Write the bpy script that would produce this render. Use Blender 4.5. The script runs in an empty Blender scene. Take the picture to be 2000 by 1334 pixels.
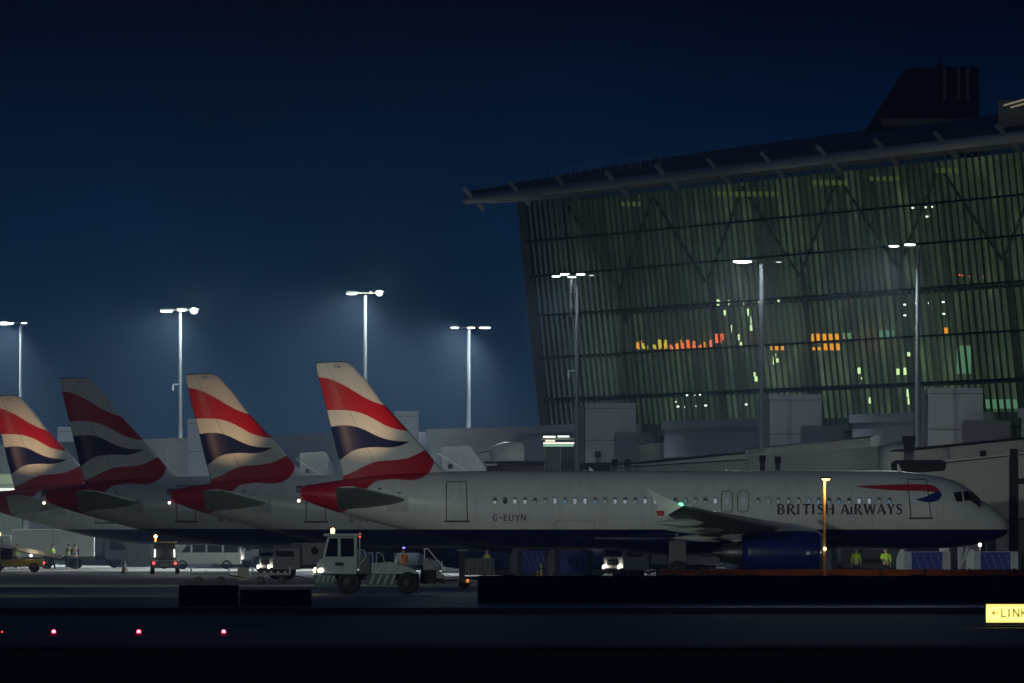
import bpy, bmesh, math, random
from mathutils import Vector, Matrix
random.seed(7)
R = math.radians
sc = bpy.context.scene
C = sc.collection

# ------------------------------------------------------------------ camera
F = 36700.0            # focal length in pixels of the 2000 px wide photograph
HY = 1034.0            # row of the horizon
EYE = 2.8
cam = bpy.data.cameras.new('camera'); co = bpy.data.objects.new('camera', cam); C.objects.link(co)
co.location = (0, 0, EYE); co.rotation_euler = (R(90), 0, 0)
cam.sensor_width = 36; cam.lens = 36 * F / 2000
cam.shift_y = (HY - 667) / 2000
cam.clip_start = 1; cam.clip_end = 9000
sc.camera = co

# ------------------------------------------------------------------ world: a dark blue dusk sky
w = bpy.data.worlds.new('World'); sc.world = w; w.use_nodes = True
nt = w.node_tree; nt.nodes.clear()
tc = nt.nodes.new('ShaderNodeTexCoord'); sp = nt.nodes.new('ShaderNodeSeparateXYZ')
mr = nt.nodes.new('ShaderNodeMapRange'); mr.inputs['From Min'].default_value = 0.0; mr.inputs['From Max'].default_value = 0.06
cr = nt.nodes.new('ShaderNodeValToRGB'); e = cr.color_ramp.elements
SKY = [(0.0, (.0060, .022, .044)), (.14, (.0015, .0175, .046)), (.27, (.0000, .0125, .041)), (.37, (.0000, .0062, .0270)), (.46, (.0000, .0009, .0085)), (1.0, (.0035, .0105, .0320))]
e[0].position = SKY[0][0]; e[0].color = (*SKY[0][1], 1); e[1].position = 1; e[1].color = (*SKY[-1][1], 1)
for p, c in SKY[1:-1]:
    k = e.new(p); k.color = (*c, 1)
bg = nt.nodes.new('ShaderNodeBackground'); bg.inputs['Strength'].default_value = 1.0
wo = nt.nodes.new('ShaderNodeOutputWorld')
nt.links.new(tc.outputs['Generated'], sp.inputs[0]); nt.links.new(sp.outputs['Z'], mr.inputs['Value'])
nt.links.new(mr.outputs[0], cr.inputs[0]); nsz = nt.nodes.new('ShaderNodeTexNoise'); nsz.inputs['Scale'].default_value = 55; nsz.inputs['Detail'].default_value = 5; nsz.inputs['Roughness'].default_value = .6
nt.links.new(tc.outputs['Generated'], nsz.inputs['Vector'])
nmr = nt.nodes.new('ShaderNodeMapRange'); nmr.inputs['From Min'].default_value = .3; nmr.inputs['From Max'].default_value = .7; nmr.inputs['To Min'].default_value = .72; nmr.inputs['To Max'].default_value = 1.22
nt.links.new(nsz.outputs['Fac'], nmr.inputs['Value']); nt.links.new(nmr.outputs[0], bg.inputs['Strength']); nt.links.new(cr.outputs[0], bg.inputs['Color']); nt.links.new(bg.outputs[0], wo.inputs['Surface'])

sc.view_settings.view_transform = 'Standard'; sc.view_settings.look = 'None'
sc.view_settings.exposure = 0.0; sc.view_settings.gamma = 1.0
sc.render.engine = 'CYCLES'
cy = sc.cycles
cy.max_bounces = 6; cy.diffuse_bounces = 2; cy.glossy_bounces = 3; cy.transparent_max_bounces = 16; cy.transmission_bounces = 4
cy.volume_bounces = 0; cy.sample_clamp_indirect = 4.0; cy.caustics_reflective = False; cy.caustics_refractive = False
cy.use_denoising = True; cy.sample_clamp_direct = 12.0; cy.use_light_tree = True

def WX(px, d): return (px - 1000.0) * d / F
def WZ(py, d): return EYE + (HY - py) * d / F

# ------------------------------------------------------------------ materials
MATS = {}
def mat(name, rgb, rough=.5, metal=0.0, var=.12, scale=3.0, emit=None, es=1.0, spec=.5, bump=0.0):
    if name in MATS: return MATS[name]
    m = bpy.data.materials.new(name); m.use_nodes = True; MATS[name] = m
    n = m.node_tree; b = n.nodes['Principled BSDF']
    b.inputs['Roughness'].default_value = rough; b.inputs['Metallic'].default_value = metal
    b.inputs['Specular IOR Level'].default_value = spec
    t = n.nodes.new('ShaderNodeTexCoord'); nz = n.nodes.new('ShaderNodeTexNoise')
    nz.inputs['Scale'].default_value = scale; nz.inputs['Detail'].default_value = 4
    n.links.new(t.outputs['Object'], nz.inputs['Vector'])
    r = n.nodes.new('ShaderNodeValToRGB')
    r.color_ramp.elements[0].position = .3; r.color_ramp.elements[1].position = .7
    r.color_ramp.elements[0].color = (*[c * (1 - var) for c in rgb], 1)
    r.color_ramp.elements[1].color = (*[min(1, c * (1 + var)) for c in rgb], 1)
    n.links.new(nz.outputs['Fac'], r.inputs[0]); n.links.new(r.outputs[0], b.inputs['Base Color'])
    if bump:
        bp = n.nodes.new('ShaderNodeBump'); bp.inputs['Strength'].default_value = bump
        n.links.new(nz.outputs['Fac'], bp.inputs['Height']); n.links.new(bp.outputs[0], b.inputs['Normal'])
    if emit:
        b.inputs['Emission Color'].default_value = (*emit, 1); b.inputs['Emission Strength'].default_value = es
    return m
def glow(name, rgb, s):
    return mat(name, (.02, .02, .02), .5, emit=rgb, es=s, var=.01)

# ------------------------------------------------------------------ object helpers
def link(o, parent=None):
    C.objects.link(o)
    if parent is not None: o.parent = parent
    return o
def tag(o, label=None, cat=None, group=None, kind=None):
    if label: o['label'] = label
    if cat: o['category'] = cat
    if group: o['group'] = group
    if kind: o['kind'] = kind
    return o
def thing(name, label, cat, loc=(0, 0, 0), rz=0, group=None):
    o = bpy.data.objects.new(name, None); C.objects.link(o); o.empty_display_size = .2
    o.location = loc; o.rotation_euler = (0, 0, rz)
    return tag(o, label, cat, group)
def copy_tree(o, parent=None):
    c = o.copy(); C.objects.link(c)
    if parent is not None: c.parent = parent
    for ch in list(o.children): copy_tree(ch, c)
    return c

class MB:
    def __init__(s): s.bm = bmesh.new()
    def add(s, verts, faces, smooth=False):
        vs = [s.bm.verts.new(v) for v in verts]
        for f in faces:
            try:
                fc = s.bm.faces.new([vs[i] for i in f]); fc.smooth = smooth
            except ValueError: pass
        return s
    def merge(s, b, M=None):
        if M is not None: bmesh.ops.transform(b, matrix=M, verts=b.verts)
        me = bpy.data.meshes.new('t'); b.to_mesh(me); b.free(); s.bm.from_mesh(me); bpy.data.meshes.remove(me)
        return s
    def box(s, c, d, bev=0.0, rot=None):
        b = bmesh.new(); bmesh.ops.create_cube(b, size=1)
        bmesh.ops.scale(b, vec=d, verts=b.verts)
        if bev: bmesh.ops.bevel(b, geom=b.edges[:], offset=bev, segments=2, affect='EDGES', profile=.6)
        M = Matrix.Translation(c)
        if rot: M = M @ Matrix.Rotation(rot[1], 4, rot[0])
        return s.merge(b, M)
    def prism(s, pts, y0, y1, bev=0.0):          # pts in (x,z), extruded along y
        b = bmesh.new(); n = len(pts)
        a = [b.verts.new((p[0], y0, p[1])) for p in pts]; c = [b.verts.new((p[0], y1, p[1])) for p in pts]
        b.faces.new(a); b.faces.new(c[::-1])
        for i in range(n): b.faces.new([a[i], c[i], c[(i + 1) % n], a[(i + 1) % n]])
        bmesh.ops.recalc_face_normals(b, faces=b.faces)
        if bev: bmesh.ops.bevel(b, geom=b.edges[:], offset=bev, segments=2, affect='EDGES', profile=.6)
        return s.merge(b)
    def tube(s, p0, p1, r0, r1=None, n=10, caps=True):
        r1 = r0 if r1 is None else r1
        p0 = Vector(p0); p1 = Vector(p1); d = (p1 - p0).normalized()
        u = d.orthogonal().normalized(); v = d.cross(u)
        vs = []
        for p, r in ((p0, r0), (p1, r1)):
            for i in range(n):
                a = 2 * math.pi * i / n; vs.append(p + u * math.cos(a) * r + v * math.sin(a) * r)
        fs = [(i, (i + 1) % n, n + (i + 1) % n, n + i) for i in range(n)]
        s.add(vs, fs, True)
        if caps:
            s.add([vs[i] for i in range(n)], [tuple(range(n))[::-1]]); s.add([vs[n + i] for i in range(n)], [tuple(range(n))])
        return s
    def path(s, pts, r, n=8):
        for a, b in zip(pts[:-1], pts[1:]): s.tube(a, b, r, r, n)
        return s
    def beam(s, p0, p1, wd, h, up=(0, 0, 1), bev=0.0):   # rectangular bar from p0 to p1
        p0 = Vector(p0); p1 = Vector(p1); d = p1 - p0; L = d.length; x = d.normalized()
        y = Vector(up).cross(x).normalized(); z = x.cross(y)
        b = bmesh.new(); bmesh.ops.create_cube(b, size=1); bmesh.ops.scale(b, vec=(L, wd, h), verts=b.verts)
        if bev: bmesh.ops.bevel(b, geom=b.edges[:], offset=bev, segments=2, affect='EDGES', profile=.6)
        M = Matrix.Translation((p0 + p1) / 2) @ Matrix((x, y, z)).transposed().to_4x4()
        return s.merge(b, M)
    def lathe(s, prof, o=(0, 0, 0), axis='x', n=32):     # prof: (t along axis, radius)
        vs = []; fs = []
        for t, r in prof:
            for i in range(n):
                a = 2 * math.pi * i / n; c, q = r * math.cos(a), r * math.sin(a)
                v = {'x': (t, c, q), 'y': (c, t, q), 'z': (c, q, t)}[axis]
                vs.append((v[0] + o[0], v[1] + o[1], v[2] + o[2]))
        for k in range(len(prof) - 1):
            for i in range(n): fs.append((k * n + i, k * n + (i + 1) % n, (k + 1) * n + (i + 1) % n, (k + 1) * n + i))
        return s.add(vs, fs, True)
    def ball(s, c, r, sc_=(1, 1, 1), n=12):
        b = bmesh.new(); bmesh.ops.create_uvsphere(b, u_segments=n, v_segments=max(6, n // 2 + 2), radius=r)
        for f in b.faces: f.smooth = True
        return s.merge(b, Matrix.Translation(c) @ Matrix.Diagonal((*sc_, 1)))
    def build(s, name, m, parent=None, recalc=True):
        if recalc: bmesh.ops.recalc_face_normals(s.bm, faces=s.bm.faces)
        me = bpy.data.meshes.new(name); s.bm.to_mesh(me); s.bm.free()
        me.materials.append(m)
        return link(bpy.data.objects.new(name, me), parent)

def spot(name, loc, target, power, color, size=R(140), blend=.4, radius=.4, parent=None):
    l = bpy.data.lights.new(name, 'SPOT'); l.energy = power; l.color = color; l.spot_size = size; l.spot_blend = blend; l.shadow_soft_size = radius
    o = bpy.data.objects.new(name, l); C.objects.link(o); o.location = loc
    o.rotation_euler = (Vector(target) - Vector(loc)).to_track_quat('-Z', 'Y').to_euler()
    if parent is not None: o.parent = parent
    return o
def point(name, loc, power, color, radius=.15, parent=None):
    l = bpy.data.lights.new(name, 'POINT'); l.energy = power; l.color = color; l.shadow_soft_size = radius
    o = bpy.data.objects.new(name, l); C.objects.link(o); o.location = loc
    if parent is not None: o.parent = parent
    return o

M_white = mat('white_paint', (.62, .64, .63), .38, var=.06, scale=.8)
M_grey = mat('grey_paint', (.30, .31, .31), .5)
M_dgrey = mat('dark_grey_paint', (.09, .095, .10), .55)
M_black = mat('black_rubber', (.018, .018, .018), .8)
M_steel = mat('galvanised_steel', (.38, .40, .42), .45, metal=.6)
M_chrome = mat('polished_metal', (.75, .76, .78), .18, metal=1.0, var=.04)
M_navy = mat('navy_paint', (.004, .007, .045), .4, var=.1, spec=.3)
M_glassd = mat('dark_glass', (.012, .014, .018), .08, var=.05)
M_yellow = mat('yellow_paint', (.55, .42, .04), .5)
M_red = mat('red_paint', (.42, .015, .02), .45)
M_orange = mat('orange_cloth', (.75, .16, .02), .8)
M_hivis = mat('hi_vis_cloth', (.42, .62, .04), .8)
M_skin = mat('skin', (.45, .28, .20), .6)
M_cloth = mat('dark_cloth', (.02, .024, .035), .9)
M_hair = mat('dark_hair', (.02, .015, .012), .7)
M_blue = mat('blue_curtain', (.02, .035, .26), .6, scale=6)
M_head = glow('headlight_glow', (1, .93, .74), 28)
M_warm = glow('warm_white_glow', (1, .86, .62), 18)
M_amber = glow('amber_beacon_glow', (1, .52, .10), 16)
M_tail = glow('red_lamp_glow', (1, .06, .05), 5)
M_tube = glow('lit_tube', (.92, 1, .86), 2.2)

# ================================================================== GROUND
def ground_mat(name, ca, cb, rough, s1, s2, bump=.1, spec=.3, edge=None):
    m = bpy.data.materials.new(name); m.use_nodes = True; n = m.node_tree; b = n.nodes['Principled BSDF']
    t = n.nodes.new('ShaderNodeTexCoord'); mp = n.nodes.new('ShaderNodeMapping'); n.links.new(t.outputs['Object'], mp.inputs[0])
    mp.inputs['Scale'].default_value = (1, .16, 1)
    z1 = n.nodes.new('ShaderNodeTexNoise'); z1.inputs['Scale'].default_value = s1; z1.inputs['Detail'].default_value = 6
    z2 = n.nodes.new('ShaderNodeTexNoise'); z2.inputs['Scale'].default_value = s2; z2.inputs['Detail'].default_value = 3
    n.links.new(mp.outputs[0], z1.inputs['Vector']); n.links.new(t.outputs['Object'], z2.inputs['Vector'])
    mx = n.nodes.new('ShaderNodeMath'); mx.operation = 'MULTIPLY_ADD'; mx.inputs[1].default_value = .7; mx.inputs[2].default_value = .0
    ad = n.nodes.new('ShaderNodeMath'); ad.operation = 'ADD'
    m3 = n.nodes.new('ShaderNodeMath'); m3.operation = 'MULTIPLY'; m3.inputs[1].default_value = .3
    n.links.new(z1.outputs['Fac'], mx.inputs[0]); n.links.new(z2.outputs['Fac'], m3.inputs[0])
    n.links.new(mx.outputs[0], ad.inputs[0]); n.links.new(m3.outputs[0], ad.inputs[1])
    r = n.nodes.new('ShaderNodeValToRGB'); r.color_ramp.elements[0].position = .35; r.color_ramp.elements[1].position = .65
    r.color_ramp.elements[0].color = (*ca, 1); r.color_ramp.elements[1].color = (*cb, 1)
    n.links.new(ad.outputs[0], r.inputs[0]); n.links.new(r.outputs[0], b.inputs['Base Color'])
    b.inputs['Roughness'].default_value = rough; b.inputs['Specular IOR Level'].default_value = spec
    if edge:                                  # ragged grass along the two long edges
        sp_ = n.nodes.new('ShaderNodeSeparateXYZ'); n.links.new(t.outputs['Object'], sp_.inputs[0])
        z3 = n.nodes.new('ShaderNodeTexNoise'); z3.inputs['Scale'].default_value = .12; z3.inputs['Detail'].default_value = 5; n.links.new(t.outputs['Object'], z3.inputs['Vector'])
        def mm(op, a, c_):
            k = n.nodes.new('ShaderNodeMath'); k.operation = op
            for i_, v in enumerate((a, c_)):
                if isinstance(v, (int, float)): k.inputs[i_].default_value = v
                else: n.links.new(v, k.inputs[i_])
            return k.outputs[0]
        dd = mm('MINIMUM', mm('SUBTRACT', sp_.outputs['Y'], edge[0]), mm('SUBTRACT', edge[1], sp_.outputs['Y']))
        fr = n.nodes.new('ShaderNodeMapRange'); n.links.new(mm('SUBTRACT', dd, mm('MULTIPLY', z3.outputs['Fac'], 34.0)), fr.inputs[0]); fr.inputs[1].default_value = -12; fr.inputs[2].default_value = 10
        mx_ = n.nodes.new('ShaderNodeMix'); mx_.data_type = 'RGBA'; n.links.new(fr.outputs[0], mx_.inputs[0]); mx_.inputs[6].default_value = (.018, .026, .013, 1); n.links.new(r.outputs[0], mx_.inputs[7]); n.links.new(mx_.outputs[2], b.inputs['Base Color'])
        rg = n.nodes.new('ShaderNodeMapRange'); n.links.new(fr.outputs[0], rg.inputs[0]); rg.inputs[3].default_value = .95; rg.inputs[4].default_value = rough; n.links.new(rg.outputs[0], b.inputs['Roughness'])
        n.links.new(mm('MULTIPLY', fr.outputs[0], spec), b.inputs['Specular IOR Level'])
    bp = n.nodes.new('ShaderNodeBump'); bp.inputs['Strength'].default_value = bump; bp.inputs['Distance'].default_value = .05
    n.links.new(z2.outputs['Fac'], bp.inputs['Height']); n.links.new(bp.outputs[0], b.inputs['Normal'])
    return m
def sheet(name, x0, x1, y0, y1, z, m):
    b = MB(); b.add([(x0, y0, z), (x1, y0, z), (x1, y1, z), (x0, y1, z)], [(0, 1, 2, 3)])
    return tag(b.build(name, m), kind='structure')
M_grass = ground_mat('dark_grass', (.012, .018, .010), (.03, .038, .018), .95, .4, 6, .4, .1)
M_taxi = ground_mat('taxiway_asphalt', (.045, .047, .052), (.085, .085, .09), .62, .06, 3, .12, .3, edge=(435, 636))
M_apron = ground_mat('apron_concrete', (.10, .098, .07), (.28, .265, .19), .55, .05, 2, .1, .5)
sheet('ground', -900, 900, -15, 2400, -.012, M_grass)
sheet('taxiway', -890, 890, 435, 636, -.004, M_taxi)
sheet('apron', -890, 890, 672, 2390, .0, M_apron)
M_line = mat('worn_line_paint', (.45, .36, .06), .6, var=.3)
M_wline = mat('worn_white_line', (.34, .34, .31), .6, var=.3)
sheet('taxiway_line', -890, 890, 560, 560.5, .001, M_line)

# ================================================================== AIRLINER
P0 = 588.0; PS = 36.7                     # tail tip column and pixels per metre of the nearest aircraft
def lx(px): return (px - P0) / PS
def lz(py): return EYE + (HY - py) / PS
def z2(x, y): return (lx(300 + .3 * x), lz(680 + .3 * y))      # a point read in an enlarged crop
def pchip(xs, ys):
    n = len(xs); h = [xs[i + 1] - xs[i] for i in range(n - 1)]; d = [(ys[i + 1] - ys[i]) / h[i] for i in range(n - 1)]
    m = [d[0]] + [0 if d[i - 1] * d[i] <= 0 else 2 * d[i - 1] * d[i] / (d[i - 1] + d[i]) for i in range(1, n - 1)] + [d[-1]]
    def f(x):
        x = min(max(x, xs[0]), xs[-1]); i = 0
        while i < n - 2 and x > xs[i + 1]: i += 1
        t = (x - xs[i]) / h[i]
        return ((1 + 2 * t) * (1 - t) ** 2 * ys[i] + t * (1 - t) ** 2 * h[i] * m[i] + t * t * (3 - 2 * t) * ys[i + 1] + t * t * (t - 1) * h[i] * m[i + 1])
    return f
ST = [(588, 951, 975, .30), (600, 948.5, 979.5, .42), (630, 943, 991, .70), (669, 937, 1003, 1.0), (720, 930, 1017, 1.32), (792, 924, 1036, 1.65),
      (850, 921.5, 1050, 1.83), (930, 920, 1065, 1.95), (1000, 919.5, 1071, 1.975), (1100, 919.5, 1072, 1.975), (1500, 919.5, 1072, 1.975), (1735, 919.5, 1072, 1.975),
      (1775, 922, 1072, 1.95), (1820, 928, 1071.5, 1.86), (1850, 934.5, 1070, 1.74), (1874, 943.5, 1068, 1.58), (1895, 957, 1065, 1.40), (1910, 970.5, 1062, 1.24),
      (1918, 978, 1060.5, 1.15), (1934, 987, 1057, .97), (1952, 1000.5, 1051, .72), (1963, 1012, 1046, .50), (1969, 1021, 1039, .27), (1970.5, 1029, 1032, .05)]
sx = [lx(s[0]) for s in ST]
f_top = pchip(sx, [lz(s[1]) for s in ST]); f_bot = pchip(sx, [lz(s[2]) for s in ST]); f_hw = pchip(sx, [s[3] for s in ST])
def hull_y(x, z):
    zt, zb = f_top(x), f_bot(x); c = (zt + zb) / 2; h = (zt - zb) / 2
    k = max(0.0, 1 - ((z - c) / h) ** 2)
    return -f_hw(x) * math.sqrt(k)
def on_hull(x, z, off=.008):
    zt, zb = f_top(x), f_bot(x); c = (zt + zb) / 2; h = (zt - zb) / 2; w_ = f_hw(x)
    z = min(max(z, zb + .01), zt - .01); y = hull_y(x, z)
    nv = Vector((0, y / (w_ * w_), (z - c) / (h * h))).normalized()
    return Vector((x, y, z)) + nv * off

def fcurve_node(n, pts):                  # y = f(x), both in 0..1
    fc = n.nodes.new('ShaderNodeFloatCurve'); cv = fc.mapping.curves[0]
    pts = [p for p in pts if 0 <= p[0] <= 1]
    cv.points[0].location = pts[0]; cv.points[-1].location = pts[-1]
    for p in pts[1:-1]: cv.points.new(*p)
    fc.mapping.use_clip = False; fc.mapping.update(); return fc
def mth(n, op, a, b=None, c=None):
    k = n.nodes.new('ShaderNodeMath'); k.operation = op
    for i, v in enumerate((a, b, c)):
        if v is None: continue
        if isinstance(v, (int, float)): k.inputs[i].default_value = v
        else: n.links.new(v, k.inputs[i])
    return k.outputs[0]
def mixc(n, f, a, b):
    k = n.nodes.new('ShaderNodeMix'); k.data_type = 'RGBA'
    for s, v in ((k.inputs[0], f), (k.inputs[6], a), (k.inputs[7], b)):
        if isinstance(v, (int, float)): s.default_value = v
        elif isinstance(v, tuple): s.default_value = (*v, 1)
        else: n.links.new(v, s)
    return k.outputs[2]
WHITE = (.60, .62, .60); NAVY = (.004, .007, .055); RED = (.44, .012, .022)
R1T = [z2(*p) for p in ((1040, 190), (1075, 190), (1130, 196), (1200, 223), (1280, 265), (1350, 308), (1430, 348), (1500, 372), (1560, 385))]
R1B = [z2(*p) for p in ((1080, 408), (1115, 405), (1200, 403), (1290, 408), (1370, 430), (1450, 470), (1520, 508), (1580, 527), (1660, 540))]
BT = [z2(*p) for p in ((1120, 516), (1152, 512), (1230, 503), (1300, 508), (1370, 530), (1430, 560), (1500, 588), (1570, 603), (1670, 608), (1780, 612))]
BB = [z2(*p) for p in ((1180, 760), (1208, 733), (1250, 700), (1300, 668), (1370, 650), (1450, 645), (1550, 646), (1620, 630), (1670, 607), (1780, 560))]
R2T = [z2(*p) for p in ((1140, 842), (1230, 832), (1300, 805), (1380, 765), (1460, 738), (1550, 730), (1650, 716), (1700, 697), (1760, 665), (1830, 620))]
R2B = [(1.85, .05), (2.05, 3.6), (2.5, 3.85), (2.78, 4.1), (3.19, 4.68), (3.6, 5.06), (3.92, 5.31), (4.41, 5.42), (4.9, 5.47), (5.64, 5.42), (6.21, 5.47), (6.7, 5.74), (7.0, 6.15), (7.13, 6.8), (7.2, 9)]
def livery(name, fin):
    m = bpy.data.materials.new(name); m.use_nodes = True; n = m.node_tree; b = n.nodes['Principled BSDF']
    t = n.nodes.new('ShaderNodeTexCoord'); s = n.nodes.new('ShaderNodeSeparateXYZ'); n.links.new(t.outputs['Object'], s.inputs[0])
    X, Z = s.outputs['X'], s.outputs['Z']
    nz = n.nodes.new('ShaderNodeTexNoise'); nz.inputs['Scale'].default_value = .9; nz.inputs['Detail'].default_value = 5
    mp = n.nodes.new('ShaderNodeMapping'); mp.inputs['Scale'].default_value = (1, 1, .35); n.links.new(t.outputs['Object'], mp.inputs[0]); n.links.new(mp.outputs[0], nz.inputs['Vector'])
    white = mixc(n, nz.outputs['Fac'], tuple(c * .86 for c in WHITE), tuple(min(1, c * 1.1) for c in WHITE))
    x10 = mth(n, 'DIVIDE', X, 10.0)
    def curve(pts, dv=12.0):
        fc = fcurve_node(n, [(p[0] / 10, p[1] / dv) for p in pts]); n.links.new(x10, fc.inputs['Value'])
        return mth(n, 'MULTIPLY', fc.outputs[0], dv)
    def between(lo, hi):
        return mth(n, 'MULTIPLY', mth(n, 'GREATER_THAN', Z, lo), mth(n, 'LESS_THAN', Z, hi))
    r2 = between(curve(R2B), curve(R2T)) if fin else mth(n, 'MULTIPLY', mth(n, 'GREATER_THAN', Z, curve(R2B)), mth(n, 'LESS_THAN', X, 7.2))
    if fin:
        te = mth(n, 'MULTIPLY_ADD', Z, -.241, .82 + 11.55 * .241)
        t_ = mth(n, 'SUBTRACT', X, te)                                        # metres forward of the trailing edge
        rp = n.nodes.new('ShaderNodeValToRGB'); n.links.new(mth(n, 'DIVIDE', t_, 5.0), rp.inputs[0])
        el = rp.color_ramp.elements; el[0].position = 0; el[0].color = (0, 0, 0, 1); el[1].position = .30; el[1].color = (0, 0, 0, 1)
        for p, v in ((.05, .0), (.13, .34), (.19, .10)):
            q = el.new(p); q.color = (v, v, v, 1)
        stk = rp.outputs[0]
        redc = mixc(n, stk, RED, (.42, .22, .19)); navc = mixc(n, stk, NAVY, (.42, .36, .33))
        rr = n.nodes.new('ShaderNodeValToRGB'); n.links.new(mth(n, 'DIVIDE', mth(n, 'SUBTRACT', X, mth(n, 'MULTIPLY_ADD', Z, -.72, 10.0)), 5.0), rr.inputs[0])
        rr.color_ramp.elements[0].position = .26; rr.color_ramp.elements[0].color = (0, 0, 0, 1); rr.color_ramp.elements[1].position = .52; rr.color_ramp.elements[1].color = (.5, .5, .5, 1)
        redc = mixc(n, rr.outputs[0], redc, (.24, .09, .085))
        hinge_ = mth(n, 'MULTIPLY_ADD', Z, -.243, .33 * (5.9 + 5.9 * .737))
        hl = mth(n, 'LESS_THAN', mth(n, 'ABSOLUTE', mth(n, 'SUBTRACT', t_, hinge_)), .022)
        r1 = between(curve(R1B), curve(R1T)); bl = mth(n, 'MULTIPLY', between(curve(BB), curve(BT)), mth(n, 'LESS_THAN', X, 5.95))
        col = mixc(n, mth(n, 'MAXIMUM', r1, r2), white, redc); col = mixc(n, bl, col, navc); col = mixc(n, mth(n, 'MULTIPLY', hl, .45), col, (.03, .03, .035))
    else:
        fx = mth(n, 'FRACT', mth(n, 'DIVIDE', X, 2.67)); zc_ = mth(n, 'FRACT', mth(n, 'MULTIPLY_ADD', Z, .9, .13))
        jt = mth(n, 'MAXIMUM', mth(n, 'LESS_THAN', fx, .012), mth(n, 'LESS_THAN', zc_, .022))
        st_ = n.nodes.new('ShaderNodeTexNoise'); st_.inputs['Scale'].default_value = 1.3; st_.inputs['Detail'].default_value = 6
        mp2 = n.nodes.new('ShaderNodeMapping'); mp2.inputs['Scale'].default_value = (3.0, 1, .25); n.links.new(t.outputs['Object'], mp2.inputs[0]); n.links.new(mp2.outputs[0], st_.inputs['Vector'])
        dr = n.nodes.new('ShaderNodeMapRange'); n.links.new(st_.outputs['Fac'], dr.inputs[0]); dr.inputs[1].default_value = .52; dr.inputs[2].default_value = .75; dr.inputs[4].default_value = .28
        white = mixc(n, mth(n, 'MAXIMUM', mth(n, 'MULTIPLY', jt, .30), dr.outputs[0]), white, (.30, .30, .27))
        col = mixc(n, r2, white, RED)
        col = mixc(n, mth(n, 'LESS_THAN', Z, EYE), col, NAVY)
    n.links.new(col, b.inputs['Base Color']); b.inputs['Roughness'].default_value = .33 if not fin else .42
    b.inputs['Specular IOR Level'].default_value = .35 if not fin else .12
    return m
M_hull = livery('fuselage_livery', False); M_fin = livery('fin_livery', True)
M_wing = mat('wing_grey', (.33, .37, .32), .45, var=.12, scale=1.2)
M_winl = mat('slat_metal', (.75, .77, .74), .3)
M_letter = mat('navy_lettering', (.01, .012, .04), .5, var=.02)
M_seam = mat('door_seam', (.06, .07, .07), .6, var=.02)

def catmull(pts, k=5):
    out = []; P = [pts[0]] + list(pts) + [pts[-1]]
    for i in range(1, len(P) - 2):
        for j in range(k):
            t = j / k; a, b, c, d = P[i - 1], P[i], P[i + 1], P[i + 2]
            out.append(tuple(.5 * (2 * b[q] + (c[q] - a[q]) * t + (2 * a[q] - 5 * b[q] + 4 * c[q] - d[q]) * t * t + (-a[q] + 3 * b[q] - 3 * c[q] + d[q]) * t ** 3) for q in range(len(b))))
    out.append(tuple(pts[-1])); return out
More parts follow.
